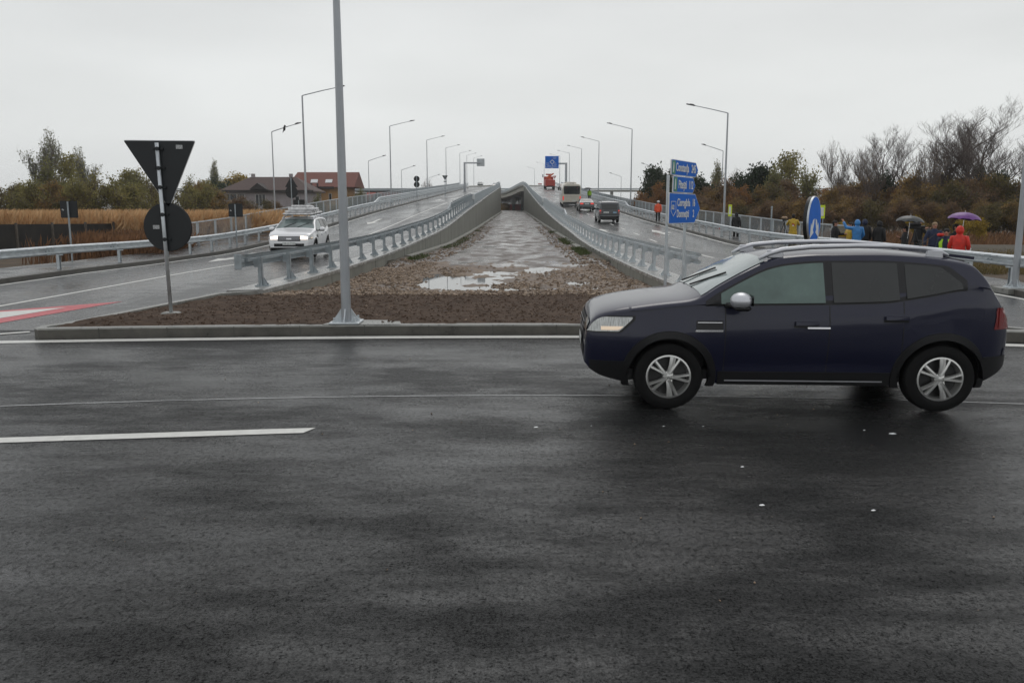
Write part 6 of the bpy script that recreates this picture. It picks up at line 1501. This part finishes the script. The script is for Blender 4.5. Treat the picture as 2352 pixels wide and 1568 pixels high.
x, y, z = gp(1970, 506, 34.5, 1.75); person(x, y, z, R(175), 'person in bright blue hooded raincoat with one arm raised', 'c_blue', hood='c_blue', coat=.2, arms=[((-.27,0,1.15), (-.22,-.15,1.0)), ((.42,-.08,1.45), (.50,-.2,1.68))], H=1.75)
x, y, z = gp(1987, 505, 36.5, 1.78); person(x, y, z, R(160), 'person in dark jacket standing close behind the blue raincoat', 'c_black', hood='c_navy', H=1.78)
x, y, z = gp(2021, 509, 36, 1.74); person(x, y, z, R(130), 'person in black hooded jacket, right of the blue raincoat', 'c_black', hood='c_black', H=1.74)
def umbrella(x, y, z, h, r, m, label, tilt=0):
    t = empty('umbrella', (x, y, z), 0, label, 'umbrella', 'open umbrellas'); t.rotation_euler = (0, tilt, 0)
    b = MB(); n = 8; vs = []; 
    for j in range(6):
        a = j/5; 
        for i in range(n*4):
            q = 2*math.pi*i/(n*4); sc_k = 1-.05*abs(math.sin(q*n/2))*a; rr_ = r*math.sin(a*1.25)/math.sin(1.25)*sc_k; vs.append((rr_*math.cos(q), rr_*math.sin(q), h-r*.42*(1-math.cos(a*1.25))/(1-math.cos(1.25))-(.03*a if i % 4 == 0 else 0)))
    N4 = n*4; b.add(vs, [(j*N4+i, j*N4+(i+1) % N4, (j+1)*N4+(i+1) % N4, (j+1)*N4+i) for j in range(5) for i in range(N4)]); c = b.build('canopy', M[m], t, True, fix=False)
    MB().tube([(0, 0, h-.9), (0, 0, h+.06)], .008, 6).build('shaft', M['chrome'], t); b = MB()
    for i in range(n): q = 2*math.pi*i/n; b.tube([(0, 0, h-.25), (r*.5*math.cos(q), r*.5*math.sin(q), h-r*.17)], .004, 4)
    b.build('ribs', M['black'], t); return t
x, y, z = gp(2081, 521, 33, 1.70); person(x, y, z, R(-120), 'person in long black coat under the dark grey umbrella', 'c_black', coat=.2, arms=[((-.25,.02,1.15), (-.1,-.2,1.3)), ((.25,.02,1.15), (.25,-.06,.9))], H=1.70)
q = at(2084, 495, 33); umbrella(q.x-.1, 32.8, q.z-2.02, 2.02, .54, 'c_umb', 'open dark grey umbrella held over a person in black', R(4))
x, y, z = gp(2112, 505, 34, 1.78); person(x, y, z, R(100), 'camera operator in black with a bulky dark camera on the shoulder', 'c_black', trousers='c_grey', arms=[UP, UPR], H=1.78)
q = at(2102, 520, 33.4); video_camera(q.x, 33.4, q.z-1.52, R(75), 'black shoulder camera on a tripod beside the dark umbrella', 'c_black')
x, y, z = gp(2148, 512, 30, 1.72); person(x, y, z, R(-12), 'person with short fair hair in navy jacket looking at the road', 'c_navy', trousers='c_grey', hair='hair_blond', arms=[((-.30,0,1.17), (-.32,-.1,.93)), ((.27,0,1.15), (.16,-.2,1.05))], H=1.72)
x, y, z = gp(2175, 527, 26.5, 1.72); person(x, y, z, R(-35), 'man in open lime hi-vis vest over dark jacket with red scarf', 'c_navy', trousers='c_jeans', vest='open', arms=[((-.25,.02,1.15), (-.22,-.15,.95)), ((.25,.02,1.15), (.22,-.15,.95))], H=1.72)
q = at(2165, 541, 26.3); tag(MB().lathe([(.05, 0), (.10, .02), (.11, .07), (.06, .10)], 14, 'z', (q.x, 26.42, q.z-.03)).build('scarf', M['c_red'], None, True), 'red scarf round the neck of the man in the hi-vis vest', 'scarf')
x, y, z = gp(2206, 521, 25.5, 1.76); pr2 = person(x, y, z, R(140), 'person in bright red hooded jacket with pale sleeve bands', 'c_red', trousers='c_grey', hood='c_red', coat=.10, arms=[((-.26,-.03,1.15), (-.22,-.2,1.0)), ((.26,.0,1.15), (.22,-.15,.98))], H=1.76)
for sx in (-1, 1): MB().tube([(sx*.255, -.10, 1.09), (sx*.245, -.135, 1.06)], .072, 10).build('sleeve_band', M['signwhite'], pr2, True)
x, y, z = gp(2197, 516, 27.5, 1.74); person(x, y, z, R(30), 'person mostly hidden behind the red jacket holding the purple umbrella', 'c_black', arms=[((-.25,.02,1.15), (-.1,-.2,1.3)), ((.25,.02,1.15), (.25,-.06,.9))], H=1.74)
q = at(2201, 487, 27.5); umbrella(q.x, 27.4, q.z-2.05, 2.05, .52, 'c_purple', 'open purple umbrella above the red jacket', R(5))
x, y, z = gp(1354, 434, 120, 1.75); person(x, y, z, R(170), 'far worker in lime jacket under a grey umbrella beside the bus', 'c_vest', H=1.75, coat=.05)
q = at(1350, 430.5, 120); umbrella(q.x, 119.8, q.z-2.05, 2.05, .62, 'c_umb', 'far grey umbrella over the worker beside the bus')
x, y, z = gp(1598, 508, 48, 1.75)
# ---------------------------------------------------------------- haze
hz = bpy.data.materials.new('haze'); hz.use_nodes = True; ht = hz.node_tree; ht.nodes.clear()
ho = ht.nodes.new('ShaderNodeOutputMaterial'); pv = ht.nodes.new('ShaderNodeVolumePrincipled'); pv.inputs['Color'].default_value = (.93, .95, .96, 1); pv.inputs['Density'].default_value = .00035; pv.inputs['Anisotropy'].default_value = .2
ht.links.new(pv.outputs[0], ho.inputs['Volume'])
o = MB().box((0, 620, 10.5), (3100, 1980, 27)).build('haze', hz); tag(o, kind='stuff')
# light sources on the lit far headlamps stay in their materials
